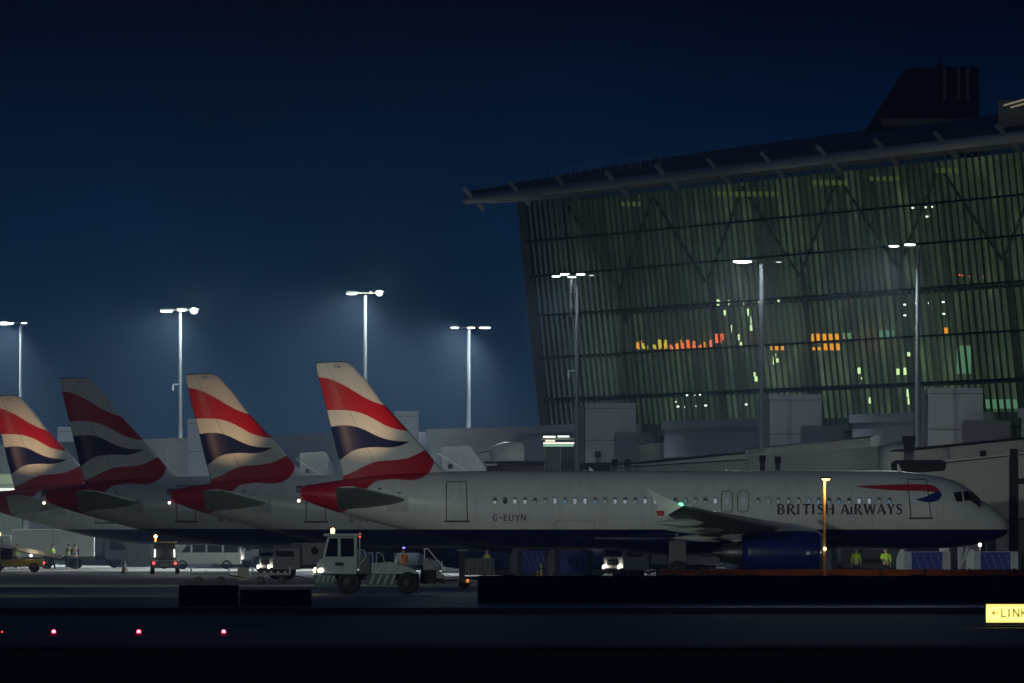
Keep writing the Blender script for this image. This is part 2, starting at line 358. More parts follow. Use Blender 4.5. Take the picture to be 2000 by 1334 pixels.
# letters: strokes of (x, z, width); height 1
GL = {
 'B': (.55, [[(0, 0, .2), (0, 1, .17)], [(0, .96, .08), (.25, .96, .09), (.38, .76, .17), (.25, .55, .09), (0, .54, .07)], [(0, .54, .07), (.28, .52, .09), (.46, .28, .19), (.28, .04, .09), (0, .04, .08)]]),
 'R': (.58, [[(0, 0, .2), (0, 1, .17)], [(0, .96, .08), (.26, .96, .09), (.40, .74, .18), (.26, .5, .09), (0, .49, .07)], [(.2, .5, .14), (.4, .2, .16), (.62, -.04, .2)]]),
 'I': (.14, [[(0, 0, .21), (0, .5, .15), (0, 1, .2)]]),
 'i': (.14, [[(0, 0, .2), (0, .4, .15), (0, .72, .18)]]),
 'T': (.58, [[(-.05, .95, .13), (.29, .95, .09), (.63, .95, .13)], [(.29, 0, .21), (.29, .5, .16), (.29, .93, .17)]]),
 'S': (.44, [[(.44, .84, .16), (.3, .96, .09), (.08, .9, .11), (.04, .72, .17), (.24, .52, .20), (.44, .33, .17), (.40, .1, .11), (.2, .02, .09), (0, .14, .16)]]),
 'H': (.62, [[(0, 0, .2), (0, 1, .17)], [(.56, 0, .2), (.56, 1, .17)], [(0, .52, .09), (.56, .52, .09)]]),
 'A': (.68, [[(0, 0, .12), (.17, .5, .10), (.33, 1, .12)], [(.33, 1, .12), (.5, .5, .18), (.69, -.02, .22)], [(.12, .34, .09), (.56, .34, .09)]]),
 'W': (.98, [[(0, 1, .2), (.12, .5, .18), (.26, 0, .14)], [(.26, 0, .1), (.5, .92, .10)], [(.5, .96, .2), (.62, .5, .18), (.76, 0, .14)], [(.76, 0, .1), (1.0, 1, .12)]]),
 'Y': (.58, [[(0, 1, .2), (.16, .7, .17), (.3, .45, .16)], [(.3, .45, .1), (.6, 1, .12)], [(.3, 0, .2), (.3, .46, .17)]]),
 'G': (.50, [[(.5, .85, .15), (.3, .97, .14), (.08, .82, .15), (0, .5, .16), (.08, .16, .15), (.28, .03, .14), (.48, .12, .15)], [(.48, .05, .14), (.48, .48, .14)], [(.26, .46, .13), (.5, .46, .13)]]),
 '-': (.40, [[(0, .5, .15), (.4, .5, .15)]]),
 'E': (.42, [[(0, 0, .16), (0, 1, .16)], [(0, .93, .14), (.42, .93, .14)], [(0, .5, .14), (.38, .5, .14)], [(0, .07, .14), (.42, .07, .14)]]),
 'U': (.48, [[(0, 1, .16), (0, .3, .16), (.1, .06, .15), (.24, .03, .14), (.38, .06, .15), (.48, .3, .16), (.48, 1, .16)]]),
 'N': (.50, [[(0, 0, .15), (0, 1, .15)], [(0, .97, .15), (.5, .03, .15)], [(.5, 0, .15), (.5, 1, .15)]]),
 'P': (.46, [[(0, 0, .16), (0, 1, .16)], [(0, .94, .13), (.28, .94, .14), (.44, .72, .16), (.28, .5, .14), (0, .48, .13)]]),
 'L': (.40, [[(0, 0, .14), (0, 1, .14)], [(0, .06, .13), (.42, .06, .13)]]),
 'K': (.50, [[(0, 0, .14), (0, 1, .14)], [(.05, .42, .13), (.48, 1, .13)], [(.16, .55, .13), (.5, 0, .14)]]),
 '<': (.62, [[(.02, .5, .11), (.6, .5, .11)], [(0, .5, .1), (.26, .78, .1)], [(0, .5, .1), (.26, .22, .1)]]),
 ' ': (.15, []),
}
def letters(text, x0, x1, z0, z1, proj, b=None, wk=1.0):
    b = b or MB(); gap = .28
    tot = sum(GL[c][0] for c in text) + gap * (len(text) - 1); kx = (x1 - x0) / tot; kz = z1 - z0; x = 0
    for c in text:
        wd, strokes = GL[c]
        for st in strokes:
            pts = catmull(st, 4) if len(st) > 2 else [tuple(st[0][q] + (st[1][q] - st[0][q]) * i / 4 for q in range(3)) for i in range(5)]
            P = [(x0 + (x + p[0]) * kx, z0 + p[1] * kz, p[2] * kz * wk) for p in pts]
            L, Rr = [], []
            for i, p in enumerate(P):
                a = P[max(0, i - 1)]; c2 = P[min(len(P) - 1, i + 1)]; dx, dz = c2[0] - a[0], c2[1] - a[1]; q = math.hypot(dx, dz) or 1
                nx, nz = -dz / q * p[2] / 2, dx / q * p[2] / 2
                L.append((p[0] + nx, p[1] + nz)); Rr.append((p[0] - nx, p[1] - nz))
            vs = [proj(*v) for v in L] + [proj(*v) for v in Rr]; n = len(L)
            b.add(vs, [(i, i + 1, n + i + 1, n + i) for i in range(n - 1)])
        x += wd + gap
    return b
def patch(pts, off, nsub=5):              # outline given as two boundary lists -> strip on the hull
    b = MB(); top, bot = pts; vs = []; n = len(top)
    for i in range(n):
        for j in range(nsub + 1):
            t = j / nsub; vs.append(on_hull(top[i][0] * (1 - t) + bot[i][0] * t, top[i][1] * (1 - t) + bot[i][1] * t, off))
    fs = [(i * (nsub + 1) + j, (i + 1) * (nsub + 1) + j, (i + 1) * (nsub + 1) + j + 1, i * (nsub + 1) + j + 1) for i in range(n - 1) for j in range(nsub)]
    return b.add(vs, fs, True)
def outline(loop, wd, off=.01, closed=True):
    pts = []
    L = loop + [loop[0]] if closed else loop
    for a, c in zip(L[:-1], L[1:]):
        k = max(1, int(math.dist(a, c) / .15))
        for i in range(k): pts.append((a[0] + (c[0] - a[0]) * i / k, a[1] + (c[1] - a[1]) * i / k))
    b = MB(); n = len(pts); cx = sum(p[0] for p in pts) / n; cz = sum(p[1] for p in pts) / n; vs = []
    for i, p in enumerate(pts):
        a = pts[i - 1]; c = pts[(i + 1) % n]; dx, dz = c[0] - a[0], c[1] - a[1]; q = math.hypot(dx, dz) or 1
        nx, nz = -dz / q * wd / 2, dx / q * wd / 2
        vs += [on_hull(p[0] + nx, p[1] + nz, off), on_hull(p[0] - nx, p[1] - nz, off)]
    return b.add(vs, [(2 * i, 2 * ((i + 1) % n), 2 * ((i + 1) % n) + 1, 2 * i + 1) for i in range(n)])
def rrect(x0, x1, z0, z1, r, k=4):
    o = []
    for cx, cz, a0 in ((x1 - r, z1 - r, 0), (x0 + r, z1 - r, 90), (x0 + r, z0 + r, 180), (x1 - r, z0 + r, 270)):
        for i in range(k + 1): a = R(a0 + 90 * i / k); o.append((cx + r * math.cos(a), cz + r * math.sin(a)))
    return o
def foil(s, cx, rows):                    # rows: (pos vector of LE, chord, thick) chord along -x
    pass
def aero(ch, th, n=14):                   # closed section, t forward->aft; returns (dx, dn)
    up = []
    for i in range(n + 1):
        t = (1 - math.cos(math.pi * i / n)) / 2
        y = 5 * th * (.2969 * math.sqrt(t) - .126 * t - .3516 * t * t + .2843 * t ** 3 - .1036 * t ** 4)
        up.append((t, y))
    return [(-t * ch, y * ch) for t, y in up] + [(-t * ch, -y * ch) for t, y in up[-2:0:-1]]
def loft(b, secs, cap=True):
    n = len(secs[0]); vs = [v for s in secs for v in s]
    b.add(vs, [(k * n + i, k * n + (i + 1) % n, (k + 1) * n + (i + 1) % n, (k + 1) * n + i) for k in range(len(secs) - 1) for i in range(n)], True)
    if cap:
        b.add(secs[0], [tuple(range(n))]); b.add(secs[-1], [tuple(range(n))[::-1]])
    return b

def make_wheel(x, y, z, r, wd, parent, name='wheel'):
    b = MB(); h = wd / 2
    b.lathe([(-h * .8, r * .55), (-h, r * .7), (-h, r * .88), (-h * .6, r), (h * .6, r), (h, r * .88), (h, r * .7), (h * .8, r * .55)], (x, y, z), 'y', 24)
    t = b.build(name, M_black, parent)
    c = MB(); c.lathe([(-h * .82, .001), (-h * .82, r * .2), (-h * .55, r * .25), (-h * .6, r * .56), (h * .6, r * .56), (h * .55, r * .25), (h * .82, r * .2), (h * .82, .001)], (x, y, z), 'y', 20)
    c.build('rim', mat('rim_paint', (.045, .047, .05), .6), t); return t

def make_airliner():
    root = thing('airliner', 'x', 'airliner')
    # fuselage
    b = MB(); N = 48; xs = []
    x = sx[0]
    while x < sx[-1]:
        xs.append(x); x += .12 if (x > 31.5 or x < 1) else .45
    xs.append(sx[-1]); secs = []
    for x in xs:
        zt, zb, hw = f_top(x), f_bot(x), f_hw(x); c, h = (zt + zb) / 2, (zt - zb) / 2
        secs.append([(x, hw * math.sin(2 * math.pi * i / N), c + h * math.cos(2 * math.pi * i / N)) for i in range(N)])
    loft(b, secs); fus = b.build('fuselage', M_hull, root)
    b = MB(); b.tube((-.28, 0, 4.95), (.05, 0, 4.92), .16, .24, 16); b.build('tail_exhaust', M_dgrey, root)
    # belly fairing
    b = MB(); secs = []
    for x, k in ((15.6, .02), (16.4, .35), (17.6, .75), (19.5, 1), (22, 1), (25, 1), (27, .85), (28.3, .5), (29.2, .05)):
        secs.append([(x, (1.55 + .62 * k) * math.sin(a) , 2.35 - (.35 + .62 * k) * math.cos(a) * (1 if math.cos(a) > 0 else .55)) for a in [2 * math.pi * i / 28 for i in range(28)]])
    loft(b, secs); b.build('belly_fairing', M_navy, root)
    # fin
    rows = [(944, 672, 905), (928, 670, 892), (923, 668.5, 884), (917, 667, 866), (902, 663, 850), (875, 656, 828), (848, 649.5, 804), (809, 640, 768), (782, 633, 744),
            (744, 624, 717), (724, 619, 698), (715, 618, 690), (710, 619, 683), (707.5, 624, 675)]
    b = MB(); secs = []
    for py, te, le in rows:
        xl, xt = lx(le), lx(te); ch = xl - xt; th = .10 if py < 900 else .10 * 6 / max(6, ch) ; th *= 1 if py > 712 else .6
        secs.append([(xl + dx, dn, lz(py)) for dx, dn in aero(ch, th)])
    loft(b, secs); fin = b.build('tail_fin', M_fin, root)
    b = MB()
    for i in range(5):                                        # rudder hinge seam
        pass
    b.tube((lx(618), 0, lz(708.6)), (lx(676), 0, lz(706.6)), .035, .035, 8); b.build('fin_tip_cap', M_dgrey, root)
    # stabilisers
    for s in (-1, 1):
        b = MB(); secs = []
        for yy, xl, ch, z, kk in ((.4, 6.1, 4.1, lz(979), .12), (1.3, 5.72, 3.75, lz(977), .11), (5.9, 3.35, 1.45, lz(955), .0), (6.2, 3.0, .95, lz(952), .0)):
            secs.append([(xl + dx, s * yy, z + dn + dx * kk) for dx, dn in aero(ch, .10)])
        loft(b, secs); st = b.build('stabiliser', M_wing, root)
        b = MB(); b.box((4.2, s * 4.2, 4.97), (.18, .12, .10), .02); b.build('logo_lamp', M_dgrey, st)
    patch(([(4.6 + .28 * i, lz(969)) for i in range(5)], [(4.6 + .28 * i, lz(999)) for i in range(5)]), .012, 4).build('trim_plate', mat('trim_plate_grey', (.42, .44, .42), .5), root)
    b = MB(); b.ball((-.12, -.12, lz(978)), .085); tl = b.build('tail_light', glow('tail_lamp_glow', (1, .88, .68), 4), root)
    # wings
    secs_def = [(1.2, 27.9, 7.0, 2.52, .12), (1.97, 27.5, 6.4, 2.62, .12), (6.4, 25.3, 4.2, 3.02, .115), (11.8, 22.7, 2.75, 3.52, .11), (16.2, 20.55, 1.75, 3.98, .10), (16.95, 20.1, 1.35, 4.04, .09)]
    for s in (-1, 1):
        KW = {1.2: .05, 1.97: .06, 6.4: .10, 11.8: .10, 16.2: .07, 16.95: .05}
        b = MB(); loft(b, [[(xl + dx, s * yy, z + dn + dx * KW[yy]) for dx, dn in aero(ch, th)] for yy, xl, ch, z, th in secs_def]); wg = b.build('wing', M_wing, root)
        b = MB()                                               # slat along the leading edge
        loft(b, [[(xl + .035 + dx * (1 if dx > -.14 * ch else 0) + (0 if dx > -.14 * ch else -.14 * ch), s * yy, z + dn * 1.06) for dx, dn in aero(ch, th)] for yy, xl, ch, z, th in secs_def[1:-1]])
        b.build('slat', M_winl, wg)
        # wing tip fence
        b = MB(); pts = [(20.15, 4.02), (18.4, 4.90), (18.35, 4.84), (18.85, 4.1), (18.75, 3.75), (18.85, 3.45), (19.2, 3.45)]
        b.prism(pts, s * 16.93, s * 16.99, .01); fe = b.build('wingtip_fence', M_white, root)
        b = MB(); b.prism([(18.76, 3.78), (19.2, 3.78), (19.2, 3.5), (18.84, 3.5)], s * 16.925, s * 16.995); b.build('fence_mark', M_red, fe)
        b = MB(); b.ball((20.05, s * 16.9, 4.1), .10, (1.3, .8, .8)); b.build('wing_lamp', MATS_NAV[s], root)
        for yy, L in ((4.2, 3.4), (8.7, 3.1), (12.6, 2.6)):     # flap track fairings
            te = 21.1 if yy < 6.5 else 21.1 - (yy - 6.4) * .225
            z = 2.6 + (yy - 1.97) * .094 - .46
            b = MB(); b.lathe([(-L * .5, .01), (-L * .3, .13), (-L * .05, .22), (L * .2, .23), (L * .4, .14), (L * .5, .02)], (te + .3, s * yy, z), 'x', 16)
            b.build('flap_fairing', M_wing, root)
        # engine
        ex, ez, ey = 23.4, 1.56, s * 5.75
        b = MB(); b.lathe([(0, .80), (0, .96), (.5, 1.05), (1.6, 1.17), (3.0, 1.19), (3.85, 1.14), (4.1, 1.07)], (ex, ey, ez), 'x', 40)
        nac = b.build('engine_nacelle', mat('engine_blue', (.007, .014, .11), .35, spec=.35), root)
        b = MB(); b.lathe([(4.1, 1.07), (4.22, 1.02), (4.28, .95), (4.25, .89), (4.1, .85), (3.6, .83), (3.0, .84)], (ex, ey, ez), 'x', 40); b.build('intake_lip', M_chrome, nac)
        b = MB(); b.lathe([(3.25, .001), (3.25, .84)], (ex, ey, ez), 'x', 32); b.lathe([(3.2, .3), (3.5, .22), (3.75, .02)], (ex, ey, ez), 'x', 20); b.build('fan', M_dgrey, nac)
        b = MB(); b.lathe([(.6, .70), (-.1, .66), (-1.0, .48), (-1.05, .44), (-.6, .42)], (ex, ey, ez), 'x', 32); b.lathe([(-.7, .40), (-1.2, .25), (-1.65, .03)], (ex, ey, ez), 'x', 24); b.build('exhaust_nozzle', mat('nozzle_metal', (.06, .065, .065), .4, metal=.6), nac)
        b = MB(); b.box((ex + 3.35, ey + s * 1.155, ez - .02), (.45, .02, .16)); b.box((ex + 3.85, ey + s * 1.125, ez + .02), (.12, .02, .10)); b.build('engine_placard', M_white, nac)
        b = MB(); b.prism([(22.2, 2.35), (23.6, 2.0), (25.6, 2.2), (27.0, 2.62), (25.2, 2.98), (22.4, 3.0)], ey - .17, ey + .17, .05); b.build('pylon', M_white, root)
        # main gear
        b = MB(); b.tube((20.0, s * 3.8, .6), (20.0, s * 3.75, 2.6), .12, .15); b.tube((20.0, s * 3.8, .75), (20.0, s * 2.6, 2.3), .06); b.box((20.0, s * 3.95, 1.45), (.9, .05, 1.5), .02)
        g = b.build('main_gear', M_dgrey, root)
        for q in (-.46, .46): make_wheel(20.0, s * 3.8 + q, .58, .58, .42, g)
    b = MB(); b.tube((32.6, 0, .4), (32.4, 0, 2.1), .09, .12); b.tube((32.6, 0, .9), (33.6, 0, 1.9), .05); g = b.build('nose_gear', M_grey, root)
    for q in (-.25, .25): make_wheel(32.6, q, .38, .38, .22, g)
    for q in (-.38, .38):
        b = MB(); b.box((33.1, q, 1.62), (1.7, .04, .5), .01); b.build('gear_door', M_navy, root)
    # windows (near side and far side)
    wins = [967 + 19.53 * i for i in range(23)] + [1480 + 19.7 * i for i in range(14)]
    wm = [mat('cabin_blind_' + nm, c, .35, var=.2, scale=9, emit=e_, es=1.0) for nm, c, e_ in (('pale', (.7, .75, .80), (.15, .18, .22)), ('grey', (.45, .5, .55), (.035, .045, .06)), ('dark', (.05, .06, .08), (.0, .0, .0)), ('blue', (.30, .42, .55), (.04, .07, .12)))]  # faint glow put into the pale, grey and blue blinds
    for s in (1, -1):
        for i, px in enumerate(wins):
            if s == -1 and i % 1: continue
            x = lx(px); z = lz(978)
            lp = [(x + .125 * math.cos(a), z + .185 * math.sin(a)) for a in [2 * math.pi * k / 16 for k in range(16)]]
            b = MB(); P = [on_hull(p[0], p[1], .012) for p in lp]; cpt = on_hull(x, z, .012)
            P = [Vector((p.x, p.y * s, p.z)) for p in P]; cpt = Vector((cpt.x, cpt.y * s, cpt.z))
            b.add([cpt] + P, [(0, k + 1, (k + 1) % 16 + 1) for k in range(16)]); wo_ = b.build('cabin_window', mat('window_rim', (.12, .13, .14), .5), root)
            b = MB(); lw = random.choice([.75, .95, .5, .85, .65]); zc = z - .02
            Q = [(x - .01 + .098 * math.cos(a), zc + .155 * math.sin(a)) for a in [2 * math.pi * k / 14 for k in range(14)]]
            Q = [(q[0], min(q[1], zc - .155 + .31 * lw)) for q in Q]
            Q = [on_hull(q[0], q[1], .018) for q in Q]; Q = [Vector((p.x, p.y * s, p.z)) for p in Q]; ce = sum(Q, Vector()) / 14
            b.add([ce] + Q, [(0, k + 1, (k + 1) % 14 + 1) for k in range(14)]); b.build('blind', random.choice([wm[0], wm[0], wm[1], wm[3], wm[1], wm[2]]), wo_)
    # doors
    for lp in ([(lx(872), lz(941)), (lx(911), lz(941)), (lx(913), lz(1018)), (lx(872), lz(1018))], [(lx(1771), lz(937)), (lx(1808), lz(936)), (lx(1817), lz(1012)), (lx(1778), lz(1013))]):
        b = outline(lp, .055); d = b.build('door', M_seam, root)
        z0 = lp[2][1]
        b = MB(); vs = [on_hull(lp[3][0] - .12 + (lp[2][0] - lp[3][0] + .24) * i / 4, z0 + dz, .02) for dz in (-.05, .05) for i in range(5)]
        b.add(vs, [(i, i + 1, i + 6, i + 5) for i in range(4)]); b.build('door_sill', M_seam, d)
        cx = (lp[0][0] + lp[2][0]) / 2; zz = lz(976)
        b = MB(); b.add([on_hull(cx - .15 + .11 * math.cos(a), zz + .13 * math.sin(a), .014) for a in [2 * math.pi * k / 10 for k in range(10)]], [tuple(range(10))]); b.build('door_window', wm[1], d)
    for px0 in (1408, 1439.5):
        b = outline(rrect(lx(px0), lx(px0 + 22), lz(1000), lz(959), .22), .045); d = b.build('overwing_exit', M_seam, root)
        x = lx(px0 + 11); z = lz(978)
        b = MB(); b.add([on_hull(x + .12 * math.cos(a), z + .18 * math.sin(a), .014) for a in [2 * math.pi * k / 12 for k in range(12)]], [tuple(range(12))]); b.build('exit_window', wm[1], d)
    for x0, x1, z0, z1 in ((lx(1085), lx(1160), lz(1052), lz(1016)),):
        outline([(x0, z0), (x1, z0), (x1, z1), (x0, z1)], .02).build('cargo_door', M_seam, root)
    # cockpit windows
    def z7(x, y): return (lx(1600 + .2 * x), lz(880 + .2 * y))
    for q in ([(1305, 412), (1382, 402), (1394, 500), (1332, 500)], [(1404, 404), (1456, 400), (1532, 486), (1414, 492)]):
        a, b_, c, d = [z7(*p) for p in q]
        n = 6; top = [(a[0] + (b_[0] - a[0]) * i / n, a[1] + (b_[1] - a[1]) * i / n) for i in range(n + 1)]; bot = [(d[0] + (c[0] - d[0]) * i / n, d[1] + (c[1] - d[1]) * i / n) for i in range(n + 1)]
        patch((top, bot), .02).build('cockpit_window', M_glassd, root)
    for s in (1, -1):
        b = MB(); vs = []
        for i in range(7):
            x = lx(1896) + (lx(1914) - lx(1896)) * i / 6
            for j in range(6):
                ph = R(6 + 9.5 * j); zt, zb, hw = f_top(x), f_bot(x), f_hw(x); c, h = (zt + zb) / 2, (zt - zb) / 2
                vs.append((x, -s * (hw + .02) * math.sin(ph), c + (h + .025) * math.cos(ph)))
        b.add(vs, [(i * 6 + j, (i + 1) * 6 + j, (i + 1) * 6 + j + 1, i * 6 + j + 1) for i in range(6) for j in range(5)], True); b.build('windscreen', M_glassd, root)
    # ribbon emblem
    top = catmull([z7(345, 350), z7(500, 342), z7(700, 333), z7(880, 330), z7(1040, 332), z7(1120, 350), z7(1165, 385), z7(1180, 412)], 5)
    bot = catmull([z7(345, 352), z7(500, 372), z7(700, 388), z7(880, 394), z7(1030, 397), z7(1085, 402), z7(1130, 410), z7(1165, 418)], 5)
    patch((top, bot), .010).build('ribbon_emblem', M_red, root)
    top = catmull([z7(930, 478), z7(1000, 462), z7(1060, 440), z7(1110, 415), z7(1150, 398), z7(1178, 408), z7(1192, 432)], 5)
    bot = catmull([z7(940, 482), z7(1000, 498), z7(1050, 505), z7(1100, 504), z7(1145, 490), z7(1175, 468), z7(1192, 436)], 5)
    patch((top, bot), .014).build('ribbon_emblem', mat('ribbon_blue', (.012, .02, .13), .4), root)
    for k_, (word, xa, xb) in enumerate((('BRITISH', 1519.5, 1627), ('AiRWAYS', 1642, 1759))): letters(word, lx(xa), lx(xb), lz(1004.5), lz(984.5), lambda x, z: on_hull(x, z, .012), wk=1.2).build('airline_name', M_letter, root)
    # aerials
    b = MB(); b.prism([(lx(1752), 5.86), (lx(1763), 5.86), (lx(1755), 6.28), (lx(1752), 6.28)], -.02, .02); b.build('aerial', M_white, root)
    b = MB(); b.prism([(lx(1150), 5.86), (lx(1162), 5.86), (lx(1153), 6.1), (lx(1150), 6.1)], -.02, .02); b.build('aerial', M_white, root)
    b = MB(); b.tube((13.2, 0, 5.9), (13.2, 0, 6.05), .09, .05); b.build('beacon', M_dgrey, root)
    return root
MATS_NAV = {-1: glow('green_nav_glow', (.05, 1, .30), 14), 1: glow('red_nav_glow', (1, .05, .03), 4)}
def plane_local(root_px, d, zs=1.0):
    return (WX(root_px, d), d, 0)
def registration(root, code, tip):
    letters(code, lx(963.5), lx(1026), lz(1017), lz(1005), lambda x, z: on_hull(x, z, .012)).build('registration', M_letter, root)
    x0 = lx(652)
    letters(tip, x0, x0 + .32, lz(719.5), lz(713.5), lambda x, z: Vector((x, -.135, z))).build('fin_code', M_letter, root)
air1 = make_airliner()
planes = [(air1, 588, 1000.0, 'G-EUYN', 'YN', 1.0, 'nearest airliner, shown whole from lit red and blue tail to nose'),
          (None, 335, 1076.0, 'G-EUYP', 'YP', 1.0, 'airliner directly behind the nearest one, its brightly lit fin second from the right'),
          (None, 90, 1121.0, 'G-EUYE', 'YE', 1.012, 'airliner whose fin is dark and unlit, between two lit fins'),
          (None, -38, 1252.0, 'G-EUYL', 'YL', 1.0, 'farthest airliner, its warm lit fin at the left end of the row')]
AIR = []
for i, (o, px, d, code, tip, s, lab) in enumerate(planes):
    if o is None: o = copy_tree(air1)
    AIR.append(o); o.location = (WX(px, d), d, 0); o.scale = (s, s, s); o['label'] = lab; o['group'] = 'airliners parked in a row on the stands'
for o, p in zip(AIR, planes): registration(o, p[3], p[4])
LOGO_W = 1050
point('wingtip_light', (20.5, -17.7, 4.15), 8, (.55, 1, .50), .1, air1)
for i, o in enumerate(AIR):
    if i == 2: continue
    for s in (-1, 1):
        spot('logo_light', (4.2, s * 4.2, 5.06), (3.0, 0, 9.6), LOGO_W * (1.35 if i == 3 else 1), (1, .62, .32), R(62), 1.0, .08, o)

# ================================================================== TERMINAL
SL = .158; Y0 = 1250.0
def fac(y, z=0.0, inn=0.0): return Vector((3.4 + SL * (Y0 - y) - .104 * z + inn, y, z))
NRM = Vector((-.988, -.156, 0))
def fac_at(px, py, inn=0.0):
    z = 15.0
    for _ in range(12):
        y = (3.4 + inn + SL * Y0 - .104 * z) / ((px - 1000) / F + SL); z = WZ(py, y)
    return fac(y, z, inn)
term = thing('terminal_building', 'huge dark glass terminal with ribbed leaning facade under a sloping roof', 'terminal', (3.4, 1250, 0))
TI = Matrix.Translation((-3.4, -1250, 0))
def tb(b, name, m, parent=None):
    bmesh.ops.transform(b.bm, matrix=TI, verts=b.bm.verts); return b.build(name, m, parent or term)
YA, YB = 1250.0, 985.0
ZT = 24.6
# glass
mg = bpy.data.materials.new('facade_glass'); mg.use_nodes = True; n = mg.node_tree; n.nodes.clear()
tr = n.nodes.new('ShaderNodeBsdfTransparent'); tr.inputs[0].default_value = (.62, .74, .62, 1)
gl = n.nodes.new('ShaderNodeBsdfGlossy'); gl.inputs['Roughness'].default_value = .12; gl.inputs[0].default_value = (.5, .6, .55, 1)
mxs = n.nodes.new('ShaderNodeMixShader'); mxs.inputs[0].default_value = .008; om = n.nodes.new('ShaderNodeOutputMaterial')
n.links.new(tr.outputs[0], mxs.inputs[1]); n.links.new(gl.outputs[0], mxs.inputs[2]); n.links.new(mxs.outputs[0], om.inputs[0])
b = MB(); b.add([fac(YB, 0), fac(YA, 0), fac(YA, ZT), fac(YB, ZT)], [(0, 1, 2, 3)]); tb(b, 'glass_facade', mg)
# lit interior seen through the glass
mi = bpy.data.materials.new('lit_interior'); mi.use_nodes = True; n = mi.node_tree; b_ = n.nodes['Principled BSDF']
t = n.nodes.new('ShaderNodeTexCoord'); s_ = n.nodes.new('ShaderNodeSeparateXYZ'); n.links.new(t.outputs['Object'], s_.inputs[0])
mp = n.nodes.new('ShaderNodeMapping'); mp.inputs['Scale'].default_value = (.0, .10, .26); n.links.new(t.outputs['Object'], mp.inputs[0])
nz = n.nodes.new('ShaderNodeTexNoise'); nz.inputs['Scale'].default_value = 1.0; nz.inputs['Detail'].default_value = 5; nz.inputs['Roughness'].default_value = .65; n.links.new(mp.outputs[0], nz.inputs['Vector'])
rp = n.nodes.new('ShaderNodeValToRGB'); n.links.new(nz.outputs['Fac'], rp.inputs[0])
rp.color_ramp.elements[0].position = .34; rp.color_ramp.elements[0].color = (.022, .029, .022, 1); rp.color_ramp.elements[1].position = .78; rp.color_ramp.elements[1].color = (.115, .14, .075, 1)
q = rp.color_ramp.elements.new(.52); q.color = (.042, .056, .034, 1)
# brightness by height: brighter on the lower passenger floors, and by length: darker to the far end
hz = n.nodes.new('ShaderNodeMapRange'); n.links.new(s_.outputs['Z'], hz.inputs[0]); hz.inputs[1].default_value = 7; hz.inputs[2].default_value = 24; hz.inputs[3].default_value = 1.45; hz.inputs[4].default_value = .75
hy = n.nodes.new('ShaderNodeMapRange'); n.links.new(s_.outputs['Y'], hy.inputs[0]); hy.inputs[1].default_value = -60; hy.inputs[2].default_value = 0; hy.inputs[3].default_value = 1.0; hy.inputs[4].default_value = .25
b_.inputs['Base Color'].default_value = (.02, .025, .02, 1)
n.links.new(rp.outputs[0], b_.inputs['Emission Color']); mpf = n.nodes.new('ShaderNodeMapping'); mpf.inputs['Scale'].default_value = (.0, .55, .06); n.links.new(t.outputs['Object'], mpf.inputs[0])
nf = n.nodes.new('ShaderNodeTexNoise'); nf.inputs['Scale'].default_value = 1.0; nf.inputs['Detail'].default_value = 3; n.links.new(mpf.outputs[0], nf.inputs['Vector'])
ff = n.nodes.new('ShaderNodeMapRange'); n.links.new(nf.outputs['Fac'], ff.inputs[0]); ff.inputs[1].default_value = .35; ff.inputs[2].default_value = .68; ff.inputs[3].default_value = .45; ff.inputs[4].default_value = 1.55
n.links.new(mth(n, 'MULTIPLY', mth(n, 'MULTIPLY', hz.outputs[0], hy.outputs[0]), ff.outputs[0]), b_.inputs['Emission Strength'])
INN = 2.6
b = MB(); b.add([fac(YB, 0, INN), fac(YA, 0, INN), fac(YA, ZT, INN), fac(YB, ZT, INN)], [(0, 1, 2, 3)]); tb(b, 'interior_wall', mi)
M_fac = mat('facade_steel', (.095, .112, .098), .9, spec=.05); M_rail = mat('rail_paint', (.03, .034, .031), .9, spec=.05)
b = MB(); b.add([fac(YA, 0, 0), fac(YA, 0, 60), fac(YA, ZT + 4, 60), fac(YA, ZT, 0)], [(0, 1, 2, 3)]); b.add([fac(YB, 0, 0), fac(YB, 0, 60), fac(YB, ZT + 4, 60), fac(YB, ZT, 0)], [(0, 1, 2, 3)])
tb(b, 'end_wall', M_dgrey)
# vertical fins
b = MB(); y = YA; k = 0
while y > YB:
    a, c = fac(y, 4), fac(y, ZT)
    wv = Vector((-.988 * .145, -.156 * .145, 0)); tv = Vector((.156 * .05, -.988 * .05, 0))
    vs = [a, a + wv, a + wv + tv, a + tv, c, c + wv, c + wv + tv, c + tv]
    b.add(vs, [(0, 1, 5, 4), (1, 2, 6, 5), (2, 3, 7, 6), (3, 0, 4, 7)]); y -= 2.15
tb(b, 'facade_fins', M_fac)
# corner post
b = MB(); b.beam(fac(YA + .3, 0), fac(YA + .3, ZT), .9, 1.0); tb(b, 'corner_post', M_rail)
for z in (8.7, 11.45, 14.2, 17.0, 19.6, 21.9):
    b = MB(); o = NRM * .17; b.beam(fac(YA + 1.5, z) + o, fac(YB, z) + o, .12, .13); tb(b, 'facade_rail', M_rail)
# sloping tree struts and floors inside
M_strut = mat('strut_paint', (.30, .30, .22), .7)
y = 1226.0
while y > 990:
    for dy in (-17, 17):
        b = MB(); b.beam(fac(y, 18.4, 1.7), fac(y + dy, 24.2, 1.7), .08, .17, up=(1, 0, 0)); tb(b, 'tree_strut', M_strut)
    b = MB(); b.beam(fac(y, 0, 1.9), fac(y, 18.6, 1.9), .25, .4, up=(1, 0, 0)); tb(b, 'column', M_strut)
    y -= 34
for z in (11.4, 16.9):
    b = MB(); b.beam(fac(YA, z, 1.5), fac(YB, z, 1.5), 1.6, .12); tb(b, 'floor_slab', M_dgrey)
